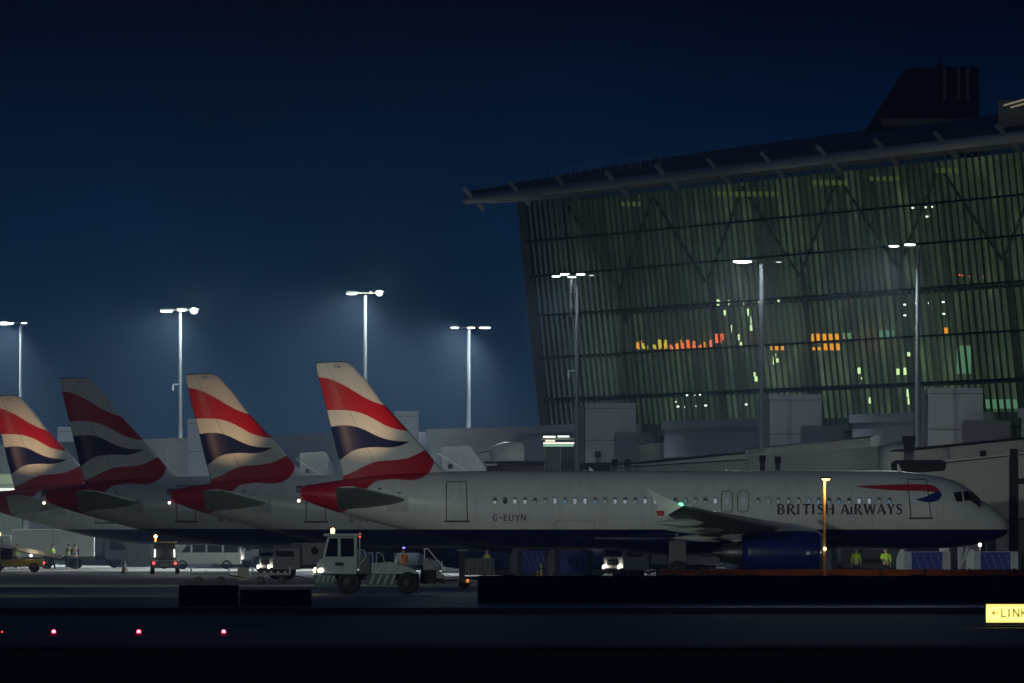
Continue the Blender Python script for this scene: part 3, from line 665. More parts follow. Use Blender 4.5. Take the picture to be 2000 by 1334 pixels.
# glowing things inside: shop signs and lamps
M_or = glow('orange_sign_glow', (1, .34, .03), 1.5); M_rd = glow('red_sign_glow', (1, .16, .06), 1.6); M_ye = glow('yellow_sign_glow', (1, .72, .08), 1.0)
M_gw = glow('green_white_glow', (.80, 1, .52), 1.5); M_gr = glow('pale_green_glow', (.40, .85, .55), .35); M_yg = glow('ceiling_strip_glow', (.50, .60, .16), .17)
M_wt = glow('white_lamp_glow', (.85, 1, .9), 3.0)
def sign(px0, px1, py0, py1, m, name='lit_sign', inn=.5):
    a = fac_at(px0, (py0 + py1) / 2, inn); c = fac_at(px1, (py0 + py1) / 2, inn); h = (py1 - py0) * (a.y + c.y) / 2 / F
    b = MB(); b.beam(a, c, .08, h, bev=.0); return tb(b, name, m)
rs = random.Random(5); px = 1244.0
while px < 1387:
    if not 1263 < px < 1272 and not 1373 < px < 1378:
        h_ = rs.uniform(6, 20); mm_ = rs.choice([M_ye, M_ye, M_or]) if px < 1300 else rs.choice([M_rd, M_rd, M_or])
        sign(px, px + rs.uniform(2.2, 4.2), 683 - h_, 683 - rs.uniform(0, 3), mm_)
    px += 4.6
for s in (
          (1398, 1408, 652, 670, M_rd), (1412, 1417, 651, 664, M_rd), (1586, 1600, 652, 668, M_or), (1606, 1640, 652, 667, M_or), (1610, 1640, 671, 684, M_or), (1588, 1602, 678, 684, M_or),
          (1844, 1850, 640, 652, M_or), (1066, 1072, 780, 800, M_ye), (1506, 1530, 676, 684, M_or)): sign(*s)
for s in ((1212, 1250, 394, 403, M_yg), (1395, 1520, 374, 384, M_yg), (1585, 1655, 352, 362, M_yg), (1700, 1760, 345, 353, M_yg), (1830, 1870, 328, 338, M_yg)): sign(*s[:4], s[4], 'ceiling_strip')
for px, y0, y1 in ((1400, 585, 597), (1406, 586, 590), (1420, 586, 596), (1453, 583, 596), (1413, 606, 616), (1458, 603, 617), (1425, 635, 649), (1467, 618, 632), (1440, 653, 665), (1446, 668, 678), (1466, 634, 646), (1478, 586, 592),
                  (1520, 584, 590), (1511, 690, 712), (1516, 700, 708), (1471, 727, 736), (1475, 735, 745), (1676, 718, 730), (1683, 737, 741), (1773, 688, 696), (1766, 718, 732), (1752, 720, 732), (1772, 760, 775), (1774, 776, 790), (1698, 776, 788)):
    sign(px, px + 3.5, y0, y1, M_gw, 'interior_lamp', .3)
for px, py in ((1367, 771), (1358, 772), (1340, 772), (1317, 785), (1323, 794), (1338, 795), (1360, 793), (1377, 792), (1766, 595), (1789, 593), (1810, 592), (1842, 613), (1841, 590), (1766, 616), (1456, 790), (1781, 406), (1806, 405), (1818, 404), (1809, 423), (1817, 421), (1658, 588), (1872, 537), (1880, 538), (1894, 540), (1921, 540)):
    sign(px, px + 2.6, py - 1.5, py + 1.5, M_wt if px not in (1658, 1872, 1880, 1894, 1921) else M_rd, 'interior_lamp', .3)
for s in ((1923, 1986, 780, 798, M_gr), (1718, 1745, 645, 662, M_gr), (1870, 1895, 675, 730, M_gr), (1648, 1662, 650, 662, M_gr)): sign(*s[:4], s[4], 'lit_window', .9)
# lit gate lobby at the far corner
lob = thing('gate_lobby', 'small lit glass lobby with bright strip lamps below the terminal corner', 'lobby', (WX(1061, 1212), 1212, 0))
def lb(bx, name, m, par=None):
    bmesh.ops.transform(bx.bm, matrix=Matrix.Translation((-WX(1061, 1212), -1212, 0)), verts=bx.bm.verts); return bx.build(name, m, par or lob)
x0, x1 = WX(1062, 1212), WX(1127, 1212); zt = WZ(872, 1212)
b = MB(); b.box(((x0 + x1) / 2, 1214, zt / 2), (x1 - x0, 4, zt), .05); lb(b, 'wall', mat('lobby_glass', (.05, .07, .065), .2))
for xx in (x0 + .05, (x0 + x1) / 2, x1 - .05):
    b = MB(); b.box((xx, 1211.9, zt / 2), (.07, .12, zt)); lb(b, 'mullion', M_grey)
for (a, c, py, h, mm) in ((1061, 1085, 853, 3, M_tube), (1089, 1112, 852.5, 3, M_tube), (1065, 1084, 861, 3.5, glow('cream_tube', (1, .95, .7), 1.3)), (1061, 1127, 865.5, 3, glow('cream_tube2', (1, 1, .78), 1.5)), (1061, 1120, 870, 4, glow('mint_panel', (.45, .85, .62), .75))):
    b = MB(); b.box(((WX(a, 1210) + WX(c, 1210)) / 2, 1210, WZ(py, 1210)), (WX(c, 1210) - WX(a, 1210), .2, h * 1210 / F), .01); lb(b, 'strip_lamp', mm)
b = MB(); b.box(((x0 + x1) / 2, 1213, WZ(857, 1210)), (x1 - x0 + .3, 5, .12)); lb(b, 'canopy', M_grey)
# roof
def roof_pt(y, s, dz=0.0):
    e0 = Vector((-2.43 + .1557 * (Y0 - y), y, 24.9)); return e0 + Vector((s, 0, .19 * s - .0014 * s * s + dz))
b = MB(); vs = []; ns = 14
for y in (1252, 980):
    for i in range(ns + 1): vs.append(roof_pt(y, 60 * i / ns, .45))
for y in (1252, 980):
    for i in range(ns + 1): vs.append(roof_pt(y, 60 * i / ns, -.35))
fs = [(i, i + 1, ns + 2 + i, ns + 1 + i) for i in range(ns)] + [(2 * ns + 2 + i, 2 * ns + 3 + i, 3 * ns + 4 + i, 3 * ns + 3 + i) for i in range(ns)]
fs += [(i, i + 1, 2 * ns + 3 + i, 2 * ns + 2 + i) for i in range(ns)] + [(ns + 1 + i, ns + 2 + i, 3 * ns + 4 + i, 3 * ns + 3 + i) for i in range(ns)] + [(0, ns + 1, 3 * ns + 3, 2 * ns + 2), (ns, 2 * ns + 1, 4 * ns + 3, 3 * ns + 2)]
b.add(vs, fs); tb(b, 'roof', mat('roof_metal', (.03, .032, .038), .7))
b = MB(); b.tube(roof_pt(1253, -.15, -.1), roof_pt(980, -.15, -.1), .31, .31, 20); tb(b, 'eave_tube', mat('eave_tube_paint', (.36, .38, .41), .8, spec=.1))
b = MB(); b.add([roof_pt(1251, .2, -.45), roof_pt(980, .2, -.45), fac(980, ZT), fac(1251, ZT)], [(0, 1, 2, 3)]); tb(b, 'soffit', mat('soffit_panel', (.09, .095, .075), .7))
y = 1249.0; k = 0
while y > 985:
    b = MB(); b.beam(roof_pt(y, -.95, .80), roof_pt(y, .40, -.95), .14, .26); tb(b, 'eave_bracket', mat('bracket_paint', (.15, .16, .17), .8, spec=.1)); y -= 19.5
b = MB()
for i in range(14): b.tube(roof_pt(1245 - i * 4, 3, .4), roof_pt(1245 - i * 4, 3, 1.4), .03)
b.tube(roof_pt(1245, 3, 1.4), roof_pt(1193, 3, 1.4), .03); tb(b, 'roof_rail', M_steel)
# roof plant housing
D = 1180
pl = thing('roof_plant_housing', 'dark plant housing with a slanting side on top of the terminal roof', 'roof plant', (WX(1800, D), D, 26))
b = MB(); P = [(1692, 252), (1770, 134), (1832, 131), (1836, 118), (1842, 131), (1912, 130), (1914, 300), (1692, 300)]
pts = [(WX(x, D) - WX(1800, D), WZ(y, D) - 26) for x, y in P]; b.prism(pts, 0, 12); b.build('housing', mat('plant_cladding', (.016, .012, .014), .9), pl)
for xx in (1845, 1872, 1890):
    b = MB(); b.box((WX(xx, D) - WX(1800, D), -.06, WZ(165, D) - 26), (.18, .12, 2.0)); b.build('cladding_post', M_dgrey, pl)
b = MB(); b.box((WX(1752, D) - WX(1800, D), -.15, WZ(270, D) - 26), (.14, .14, .36)); b.build('lamp', glow('roof_lamp', (1, .6, .25), 2.0), pl)
b = MB(); b.box((WX(1820, D) - WX(1800, D), -1.0, WZ(240, D) - 26), (6.5, 2, .5), .05); b.build('ledge', M_dgrey, pl)
rl = thing('roof_light_strip', 'pair of pale lit strips on the roof at the right edge', 'roof lights', (WX(1985, 1060), 1060, WZ(205, 1060)))
for q, (xa, ya, xb, yb) in enumerate(((1960, 206, 2030, 186), (1974, 210, 2030, 194))):
    b = MB(); o = Vector(rl.location); b.beam(Vector((WX(xa, 1060), 1060, WZ(ya, 1060))) - o, Vector((WX(xb, 1060), 1060, WZ(yb, 1060))) - o, .1, .09); b.build('strip', glow('roof_strip', (.85, .78, .5), .28), rl)
b = MB(); b.box((.3, .6, -.5), (2.6, .4, 1.6), .05); b.build('housing', M_dgrey, rl)

# ================================================================== LOW STAND BUILDING AND NODE TOWERS
def low(y, off=-1.9): return 3.4 + SL * (Y0 - y) + off
M_clad = mat('grey_cladding', (.40, .415, .45), .6, var=.08, scale=.5)
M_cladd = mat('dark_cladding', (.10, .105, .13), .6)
lowb = thing('stand_building', 'long low grey clad building along the stands, running past the terminal', 'building', (low(1250), 1250, 0))
for y0, y1 in ((985, 1075), (1088, 1130), (1146, 1198), (1212, 1296), (1310, 1386), (1400, 1490), (1504, 1720)):
    b = MB(); zt = 9.6
    P = [(low(y0), y0), (low(y1), y1), (low(y1) + 9, y1), (low(y0) + 9, y0)]
    b.add([(x, y, z) for z in (0, zt) for x, y in P], [(0, 1, 5, 4), (1, 2, 6, 5), (2, 3, 7, 6), (3, 0, 4, 7), (4, 5, 6, 7)])
    bmesh.ops.transform(b.bm, matrix=Matrix.Translation((-low(1250), -1250, 0)), verts=b.bm.verts); wl = b.build('wall', M_clad, lowb)
    b = MB(); b.beam((low(y0) - .1, y0, zt - .15), (low(y1) - .1, y1, zt - .15), .2, .5)
    for zz in (3.2, 5.4, 7.4): b.beam((low(y0) - .02, y0, zz), (low(y1) - .02, y1, zz), .06, .05)
    bmesh.ops.transform(b.bm, matrix=Matrix.Translation((-low(1250), -1250, 0)), verts=b.bm.verts); b.build('parapet', M_clad, wl)
tow = None
for px0, px1, pt, d, lab in ((1812, 1920, 757, 1082, 'tall grey stair tower in front of the glass near the right edge'), (1503, 1605, 770, 1138, 'grey stair tower standing left of the orange sign in the glass'), (1143, 1242, 787, 1205, 'grey stair tower beside the bright lobby at the terminal corner'),
                           (770, 817, 803, 1303, 'pale stair tower seen just behind the nearest tail fin'), (366, 412, 818, 1393, 'pale stair tower behind the second lit fin'), (112, 150, 834, 1497, 'faint stair tower between the two leftmost fins')):
    wd = (px1 - px0) * d / F; h = WZ(pt, d); t = thing('stair_tower', lab, 'tower', (WX((px0 + px1) / 2, d), d, 0), 0, 'stair towers along the stands')
    b = MB(); b.box((0, 3, h / 2), (wd, 6, h), .03); b.build('wall', M_clad, t)
    b = MB()
    b.box((0, -.015, h - .35), (wd - .1, .04, .05)); b.build('panel_joint', M_cladd, t)
    for zz in (h * .78, h * .58, h * .38): b = MB(); b.box((0, -.015, zz), (wd - .1, .04, .05)); b.build('panel_joint', M_cladd, t)
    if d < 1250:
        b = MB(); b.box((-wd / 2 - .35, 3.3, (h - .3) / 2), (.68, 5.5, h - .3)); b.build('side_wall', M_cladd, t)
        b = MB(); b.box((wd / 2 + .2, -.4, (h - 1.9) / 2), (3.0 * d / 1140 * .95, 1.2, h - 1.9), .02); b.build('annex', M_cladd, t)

# ================================================================== FLOODLIGHT MASTS
LAMPC = (.80, .92, 1.0)
M_lamp = glow('flood_lens', (.88, 1.0, .93), 9); M_lampd = glow('flood_lens_dim', (.85, 1, .92), 1.2); M_pole = mat('mast_galvanised', (.13, .14, .145), .5, metal=.2)
def mast(px, d, ytop, heads, lab, ladder=False, power=9000, aim=(-18, -14)):
    H = WZ(ytop, d); o = thing('floodlight_mast', lab, 'light mast', (WX(px, d), d, 0), 0, 'floodlight masts along the apron')
    b = MB(); b.tube((0, 0, 0), (0, 0, H - .15), .185, .115, 14); b.tube((0, 0, 0), (0, 0, .3), .4, .4, 14); pole = b.build('pole', M_pole, o)
    xs = [(hx - px) * d / F for hx, hy, wd, br in heads]
    b = MB(); b.beam((min(xs + [0]), 0, H + .02), (max(xs + [0]), 0, H + .02), .1, .10); b.build('crossarm', M_dgrey, o)
    for (hx, hy, wd, br), x in zip(heads, xs):
        z = WZ(hy, d); W = wd * d / F
        b = MB(); b.box((x, 0, z + .14), (W, .5, .14), .04); hd = b.build('lamp_head', M_dgrey, o)
        b = MB()
        if br == 2: b.ball((x, -.3, z + .03), W * .36, (1, .6, .85), 16)
        else: b.ball((x, -.02, z + .03), W * .46, (1, .4, .17), 16)
        b.build('lens', M_lamp if br else M_lampd, hd)
    if ladder:
        b = MB()
        for q in (-.42, -.34): b.tube((q, 0, H - 2.6), (q, 0, H - .2), .03)
        for q in (.6, 1.1, 2.0): b.beam((-.5, -.05, H - q), (.2, -.05, H - q), .05, .05)
        b.build('ladder', M_pole, o)
    if px in (352, 1127):
        zz = H - 5.6 if px == 352 else WZ(724, d)
        b = MB(); b.beam((-.55, 0, zz), (0, 0, zz), .06, .06); b.box((-.55, 0, zz - .28), (.12, .12, .4), .02); b.build('camera_bracket', M_steel, o)
    cx = sum(xs) / len(xs)
    return o, (WX(px, d) + cx, d, H - .1)
MASTS = [
 (1793, 1076, 482, [(1746, 482, 22, 1), (1777, 479, 24, 1)], 'tall floodlight mast in front of the right half of the glass facade', False),
 (1487, 1131, 510, [(1450, 512, 40, 1), (1521, 513, 13, 0)], 'tall floodlight mast at the middle of the glass facade, one lamp lit on its left', False),
 (1127, 1199, 538, [(1086, 541, 18, 1), (1102, 537, 26, 1), (1117, 542, 18, 1), (1134, 537, 20, 1), (1155, 539, 12, 0)], 'floodlight mast with a ladder and a cluster of lamps at the glass corner', True),
 (915, 1290, 640, [(888, 641, 17, 1), (920, 641, 17, 1), (947, 641, 24, 1)], 'floodlight mast with three lamps against open sky left of the terminal', False),
 (713, 1325, 573, [(687, 575, 22, 1), (724, 574, 6, 1), (741, 573.5, 18, 2)], 'floodlight mast rising behind the nearest fin, one round lamp glaring', False),
 (352, 1423, 606, [(325, 609, 26, 1), (355, 607, 20, 1), (379, 608, 20, 2)], 'floodlight mast between two fins with a glaring lamp on its right', False),
 (41, 1515, 631, [(8, 632, 42, 1), (47, 632, 13, 1)], 'floodlight mast at the left edge above the farthest fin', False)]
PW = {1793: 3e4, 1487: 3e4, 1127: 5e4, 915: 1.5e5, 713: 9e4, 352: 1.1e5, 41: 1.1e5}
for px, d, yt, hd, lab, lad in MASTS:
    o, p = mast(px, d, yt, hd, lab, lad)
    spot('flood_light', p, (p[0] - 9, p[1] - (7 if px > 1000 else 9), 0), PW[px], LAMPC, R(116 if px > 1000 else 142), .8, .35)
    if px != 915: spot('flood_light', (p[0] - .5, p[1] + .8, p[2] - .3), (p[0] - 15, p[1] + 66, 5), 2.4e4 if px < 1200 else 9e3, LAMPC, R(54), 1.0, .35)
    if px > 1200: spot('flood_light', (p[0], p[1] - .6, p[2]), (p[0] - 22, p[1] - 80, 2), 1.6e4, LAMPC, R(56), 1.0, .35)
    for hx, hy, wd_, br in hd:
        if br == 2: point('glare_light', (WX(hx, d) + .1, d - 2.5, WZ(hy, d) + .05), 4000, (.9, 1, .85), .25)
# unseen masts added for their light on the aircraft, tractor and a tower
for X, Y, H_, pw, tg, sz in ((-46, 895, 14, 1.3e5, (-2, 1003, 2.5), 84), (46, 880, 14, 1.6e4, (4, 1010, 3), 70), (-40, 745, 16, 7e4, (-6, 860, 1), 60), (34.5, 1033, 19.5, 8e3, (25, 1085, 7), 46)):
    o = thing('floodlight_mast', 'unseen floodlight mast added for its light', 'light mast', (X, Y, 0), 0, 'floodlight masts along the apron')
    b = MB(); b.tube((0, 0, 0), (0, 0, H_), .22, .13, 14); b.build('pole', M_pole, o)
    b = MB(); b.box((0, 0, H_ + .1), (2.4, .5, .16), .04); b.build('lamp_head', M_dgrey, o)
    spot('flood_light', (X, Y, H_ - .1), tg, pw, (.86, .95, .88) if Y < 900 else (.84, .93, 1.0), R(sz), 1.0, .5)

# ================================================================== JET BRIDGES
M_brd = mat('bridge_cladding', (.46, .46, .41), .6, var=.08); M_brl = mat('bridge_edge', (.55, .57, .55), .5)
def bridge(lab, xa, ya, xb, yb, da, db, h=2.7, sec=2, stripe=False, cab=True, edge=M_brl):
    A = Vector((WX(xa, da), da, WZ(ya, da))); B = Vector((WX(xb, db), db, WZ(yb, db)))     # top edge line from low end to high end
    o = thing('jet_bridge', lab, 'jet bridge', (A.x, A.y, 0), 0, 'passenger bridges behind the aircraft')
    off = Vector((A.x, A.y, 0)); a = A - off; c = B - off
    for k in range(sec):
        p = a.lerp(c, k / sec); q = a.lerp(c, (k + 1) / sec + (.02 if k < sec - 1 else 0)); up = .16 * k; hh = h + .14 * k; wd = 2.4 + .22 * k
        b = MB(); b.beam(p + Vector((0, 0, -h / 2 + up)), q + Vector((0, 0, -h / 2 + up)), wd, hh, bev=.04); tn = b.build('tunnel', M_brd, o)
        b = MB(); z = Vector((0, 0, up + .10)); b.beam(p + z, q + z, wd + .12, .10); b.build('roof_edge', edge, tn)
        b = MB(); n_ = 12
        for i in range(1, n_): v = p.lerp(q, i / n_); b.beam(v + Vector((0, -wd / 2 - .02, -h + .2 + up)), v + Vector((0, -wd / 2 - .02, -.1 + up)), .05, .05, up=(1, 0, 0))
        b.build('panel_rib', M_brd, tn)
        if stripe:
            b = MB(); b.beam(p + Vector((0, -wd / 2 - .03, -1.25 + up)), q + Vector((0, -wd / 2 - .03, -1.25 + up)), .04, .26); b.build('red_stripe', M_red, tn)
    for t in (.3, .8):
        v = a.lerp(c, t); b = MB(); b.box((v.x, v.y, (v.z - h) / 2), (.5, .5, v.z - h)); b.box((v.x, v.y, .3), (1.8, 2.6, .5), .05); b.build('support_leg', M_dgrey, o)
    b = MB(); b.lathe([(0, .01), (0, 1.7), (h + .4, 1.7), (h + .7, .9), (h + .7, .01)], (c.x, c.y, c.z - h - .2), 'z', 24); b.build('rotunda', M_brd, o)
    b = MB(); b.tube((c.x, c.y, 0), (c.x, c.y, c.z - h), .45, .45, 16); b.build('rotunda_column', M_dgrey, o)
    if cab:
        b = MB(); b.box((a.x - 1.4, a.y, a.z - h / 2 - .1), (3.2, 3.0, h + .3), .12); cb = b.build('cab', M_brd, o)
        b = MB(); b.prism([(a.x - 3.2, a.z - .55), (a.x - .4, a.z - .35), (a.x - .3, a.z + .1), (a.x - .6, a.z + .25), (a.x - 3.1, a.z + .22), (a.x - 3.3, a.z + .05)], a.y - 1.6, a.y + 1.6, .05); b.build('canopy', M_black, cb)
    return o
bridge('pale passenger bridge running down left from the stair tower by the lobby', 1070, 907, 1425, 861, 1218, 1196)
bridge('passenger bridge with a dark roof edge climbing to the middle mast', 1236, 911, 1756, 860, 1150, 1122, edge=M_black)
bridge('low passenger bridge with a bright roof edge just above the nearest fuselage', 1225, 915, 1772, 880, 1105, 1085, sec=2, cab=False)
bridge('passenger bridge climbing to the right edge, dark roof edge', 1778, 884, 2060, 856, 1072, 1056, sec=1, edge=M_black, cab=False)
bridge('passenger bridge with a red stripe beside the nearest nose', 1858, 907, 2120, 879, 1026, 1018, h=3.4, sec=1, stripe=True)
b_ = bridge('distant passenger bridge seen over the second fuselage', 905, 893, 1010, 878, 1262, 1256, cab=False, sec=1)
# lamp/camera boxes on posts
PB = []
for px, y0, y1, d, lab in ((1168, 881, 903, 1170, 'black box on a thick post above the pale bridge'), (1201, 897, 903, 1100, 'left box of a close pair of black boxes above the fuselage'), (1226, 897, 915, 1100, 'right box of a close pair of black boxes above the fuselage'), (1519, 891, 918, 1060, 'black box on a post left of the orange lamp'), (1489, 889, 896, 1062, 'small black box just beside the middle mast'),
                           (1920, 880, 892, 1050, 'small black box standing on the bridge at the right'), (1775, 851, 870, 1060, 'dark tapering hopper shaped box below the right mast')):
    t = thing('signal_box', lab, 'signal box', (WX(px, d), d, 0), 0, 'black boxes on posts among the bridges')
    zb, ztp = WZ(y1, d), WZ(y0, d); wd = (13 if px != 1775 else 26) * d / F
    b = MB(); b.box((0, 0, ztp - .2), (wd, .4, .4), .03)
    if px == 1775: b.prism([(-wd / 2, ztp), (wd / 2, ztp), (wd * .35, zb - .4), (-wd * .25, zb - .4)], -.3, .3)
    b.build('box', M_black, t)
    b = MB(); b.box((0, .05, (ztp - .4) / 2), (wd * .75, .3, ztp - .4)); b.build('post', M_dgrey, t)
gp = thing('guidance_post', 'tall dark docking guidance post in front of the nearest nose', 'post', (WX(1977, 1006), 1003, 0))
b = MB(); b.box((0, 0, WZ(895, 1006) / 2), (.5, .4, WZ(895, 1006)), .03); b.build('post', M_black, gp)
b = MB(); b.box((0, -.05, WZ(886, 1006)), (.42, .5, .5), .03); b.box((.45, 0, WZ(940, 1006)), (.5, .3, .3), .03); b.build('display_box', M_black, gp)
# louvred cabs seen above the fuselages
for px0, px1, y0, y1, d, lab in ((862, 950, 870, 921, 1242, 'white louvred bridge head rising just right of the nearest fin'), (585, 664, 882, 930, 1340, 'white bridge head seen between the two nearest fins'), (545, 583, 912, 930, 1330, 'small pale bridge head low behind the second lit fin')):
    t = thing('bridge_head', lab, 'bridge head', (WX(px0, d), d, 0), 0, 'white bridge heads behind the aircraft')
    k = d / F; H0, H1 = WZ(y1, d), WZ(y0, d); W = (px1 - px0) * k
    b = MB(); b.prism([(0, 0), (W, 0), (W, H0 + .1), (W * .68, H1 - .2), (W * .60, H1), (0, H1 - .1)], 0, 3.0, .03); b.build('housing', mat('bridge_head_paint', (.30, .32, .31), .5), t)
    b = MB()
    for i in range(7): z = H1 - .25 - i * .2; b.box((W * .40, -.05, z), (W * .5, .08, .06), .01)
    b.build('louvre', M_grey, t)
    b = MB(); b.box((W * .2, -.06, H0 + .35), (.3, .08, .3)); b.build('window', M_black, t)
    b = MB(); b.beam((-.3, -.1, H1 - .5), (W * .6, -.1, H0), .06, .06); b.build('handrail', M_white, t)
    b = MB(); b.beam((-.1, -.1, H0), (W * .4, -.1, H0 - .1), .06, .06); b.build('handrail', M_white, t)
# dark flat roofed canopy between the bridges
cn = thing('walkway', 'dark brown covered walkway low in front of the grey wall', 'walkway', (WX(950, 1160), 1160, 0))
b = MB(); b.prism([(0, 0), (3.55, 0), (3.55, WZ(904, 1160)), (0, WZ(910, 1160))], 0, 2.5, .03); b.build('wall', mat('brown_cladding', (.05, .038, .032), .7), cn)
b = MB(); b.box((1.78, 1.2, WZ(903, 1160)), (3.8, 3, .14)); b.build('roof', M_black, cn)

# ================================================================== VEHICLES
def pt(px, py):   # ground point under an image column and row
    d = F * EYE / (py - HY); return WX(px, d), d
def lamp_ball(parent, name, x, y, z, r, m, sc_=(1, 1, 1)):
    b = MB(); b.ball((x, y, z), r, sc_, 10); return b.build(name, m, parent)
HL = []
# ---- terminal tractor, front is +x here (turned to face left)
def make_tractor(loc, rz):
    o = thing('terminal_tractor', 'white terminal tractor with a tall cab, amber beacon and lit headlights', 'tractor', loc, rz)
    Mw = mat('tractor_white', (.36, .41, .41), .45); Mg = mat('tractor_green', (.05, .10, .11), .6)
    # body lower and nose
    b = MB(); b.prism([(2.62, .86), (2.52, 1.35), (2.30, 1.55), (.78, 1.55), (.78, .86)], -1.15, 1.15, .04); b.build('cab_base', Mw, o)
    b = MB(); b.prism([(2.30, 1.50), (2.05, 2.50), (.78, 2.50), (.78, 1.50)], -1.05, 1.05, .03)
    cab = b.build('cab', Mw, o)
    for q in (-1, 1):
        b = MB(); b.prism([(2.17, 1.62), (1.98, 2.42), (1.62, 2.42), (1.62, 1.62)], q * 1.052 - .006, q * 1.052 + .006); b.build('window', M_glassd, cab)
        b = MB(); b.prism([(1.50, 1.62), (1.50, 2.42), (.92, 2.42), (.92, 1.62)], q * 1.052 - .006, q * 1.052 + .006); b.build('window', M_glassd, cab)
    b = MB(); b.add([(2.295, -.95, 1.60), (2.295, .95, 1.60), (2.085, .95, 2.44), (2.085, -.95, 2.44)], [(0, 1, 2, 3)]); b.build('windscreen', M_glassd, cab)
    b = MB(); b.box((1.40, 0, 2.56), (1.65, 2.3, .13), .04); b.build('roof', Mw, cab)
    b = MB(); b.tube((1.85, .3, 2.62), (1.85, .3, 2.70), .07); b.ball((1.85, .3, 2.75), .095, (1, 1, 1.15)); b.build('beacon', M_amber, o)
    lamp_ball(o, 'marker_lamp', .66, 1.05, 2.54, .075, M_tail, (.8, .6, 1.4))
    for q in (-1, 1):
        lamp_ball(o, 'headlight', 2.60, q * 1.02, 1.03, .11, M_head, (.8, 1, 1))
        lamp_ball(o, 'side_lamp', 2.34, q * 1.16, 1.03, .085, M_head, (1, .5, 1)); lamp_ball(o, 'indicator', 2.44, q * 1.15, 1.01, .06, M_amber, (1, .5, 1))
    b = MB(); b.prism([(2.66, .42), (2.70, .84), (1.85, .84), (1.7, .30), (2.5, .25)], -1.15, 1.15, .03); bp = b.build('bumper', Mg, o)
    for i in range(4):
        b = MB(); x = 2.55 - i * .21; b.prism([(x, .5), (x - .09, .5), (x - .2, .8), (x - .11, .8)], 1.152, 1.162); b.build('chevron', M_grey, bp)
    b = MB(); b.box((-.1, 0, .78), (3.6, 1.0, .32), .03); b.build('chassis', Mg, o)
    b = MB(); b.prism([(.75, .86), (.75, 1.02), (.2, 1.34), (-.7, 1.40), (-1.6, 1.12), (-2.0, .86)], -.95, .95, .04); b.build('rear_deck', Mw, o)
    b = MB(); b.box((-.25, -1.0, .62), (1.2, .08, .48), .02); b.build('side_skirt', Mg, o)
    b = MB(); b.box((-.25, 1.0, .62), (1.2, .08, .48), .02); sk = b.build('side_skirt', Mg, o)
    for i in range(4):
        b = MB(); x = .28 - i * .3; b.prism([(x, .4), (x - .12, .4), (x - .3, .84), (x - .18, .84)], 1.045, 1.055); b.build('chevron', M_grey, sk)
    for yy in (.95, .55): b = MB(); b.path([(.55, yy, .9), (.55, yy, 1.25), (.30, yy, 1.25 + .5), (.12, yy, 1.8), (.10, yy, 1.2)], .025); b.build('handrail', Mw, o)
    b = MB(); b.path([(-.05, .95, 1.2), (-.08, .95, 1.8), (-.3, .95, 1.75), (-.45, .95, 1.25)], .025); b.build('handrail', Mw, o)
    b = MB(); b.box((.45, .9, 1.25), (.5, .3, .8), .05); b.build('air_filter', M_dgrey, o)
    b = MB(); b.path([(.78, 1.08, 1.9), (.48, 1.08, 1.9), (.38, 1.08, 1.6), (.60, 1.08, 1.35), (.75, 1.08, 1.2)], .03); b.tube((.66, 1.05, 1.5), (.66, 1.05, 2.5), .035); b.build('exhaust_pipe', Mw, o)
    b = MB(); b.box((1.55, 1.155, 1.30), (.36, .02, .14)); b.build('vent', M_black, cab)
    b = MB(); b.lathe([(0, .02), (0, .5), (.1, .5), (.14, .44)], (-1.55, 0, 1.12), 'z', 24); b.build('fifth_wheel', M_dgrey, o)
    b = MB(); b.box((-2.3, 0, .75), (.7, .6, .6), .05); b.box((-2.75, 0, .62), (.5, .12, .1)); b.build('tow_hitch', M_black, o)
    for x, r in ((1.15, .52), (-1.42, .48)):
        for q in (-1, 1): make_wheel(x, q * .92, r, r, .36, o)
    return o
tx, td = pt(733, 1160); make_tractor((tx, td, 0), math.pi)
HLC = (1, .9, .7)
spot('headlight_beam', (WX(612, td), td - .7, 1.05), (WX(560, td), td - 8, 0), 60, HLC, R(60), .8, .05)
point('beacon_light', (WX(649, td), td - .5, 2.95), 18, (1, .5, .1), .08)

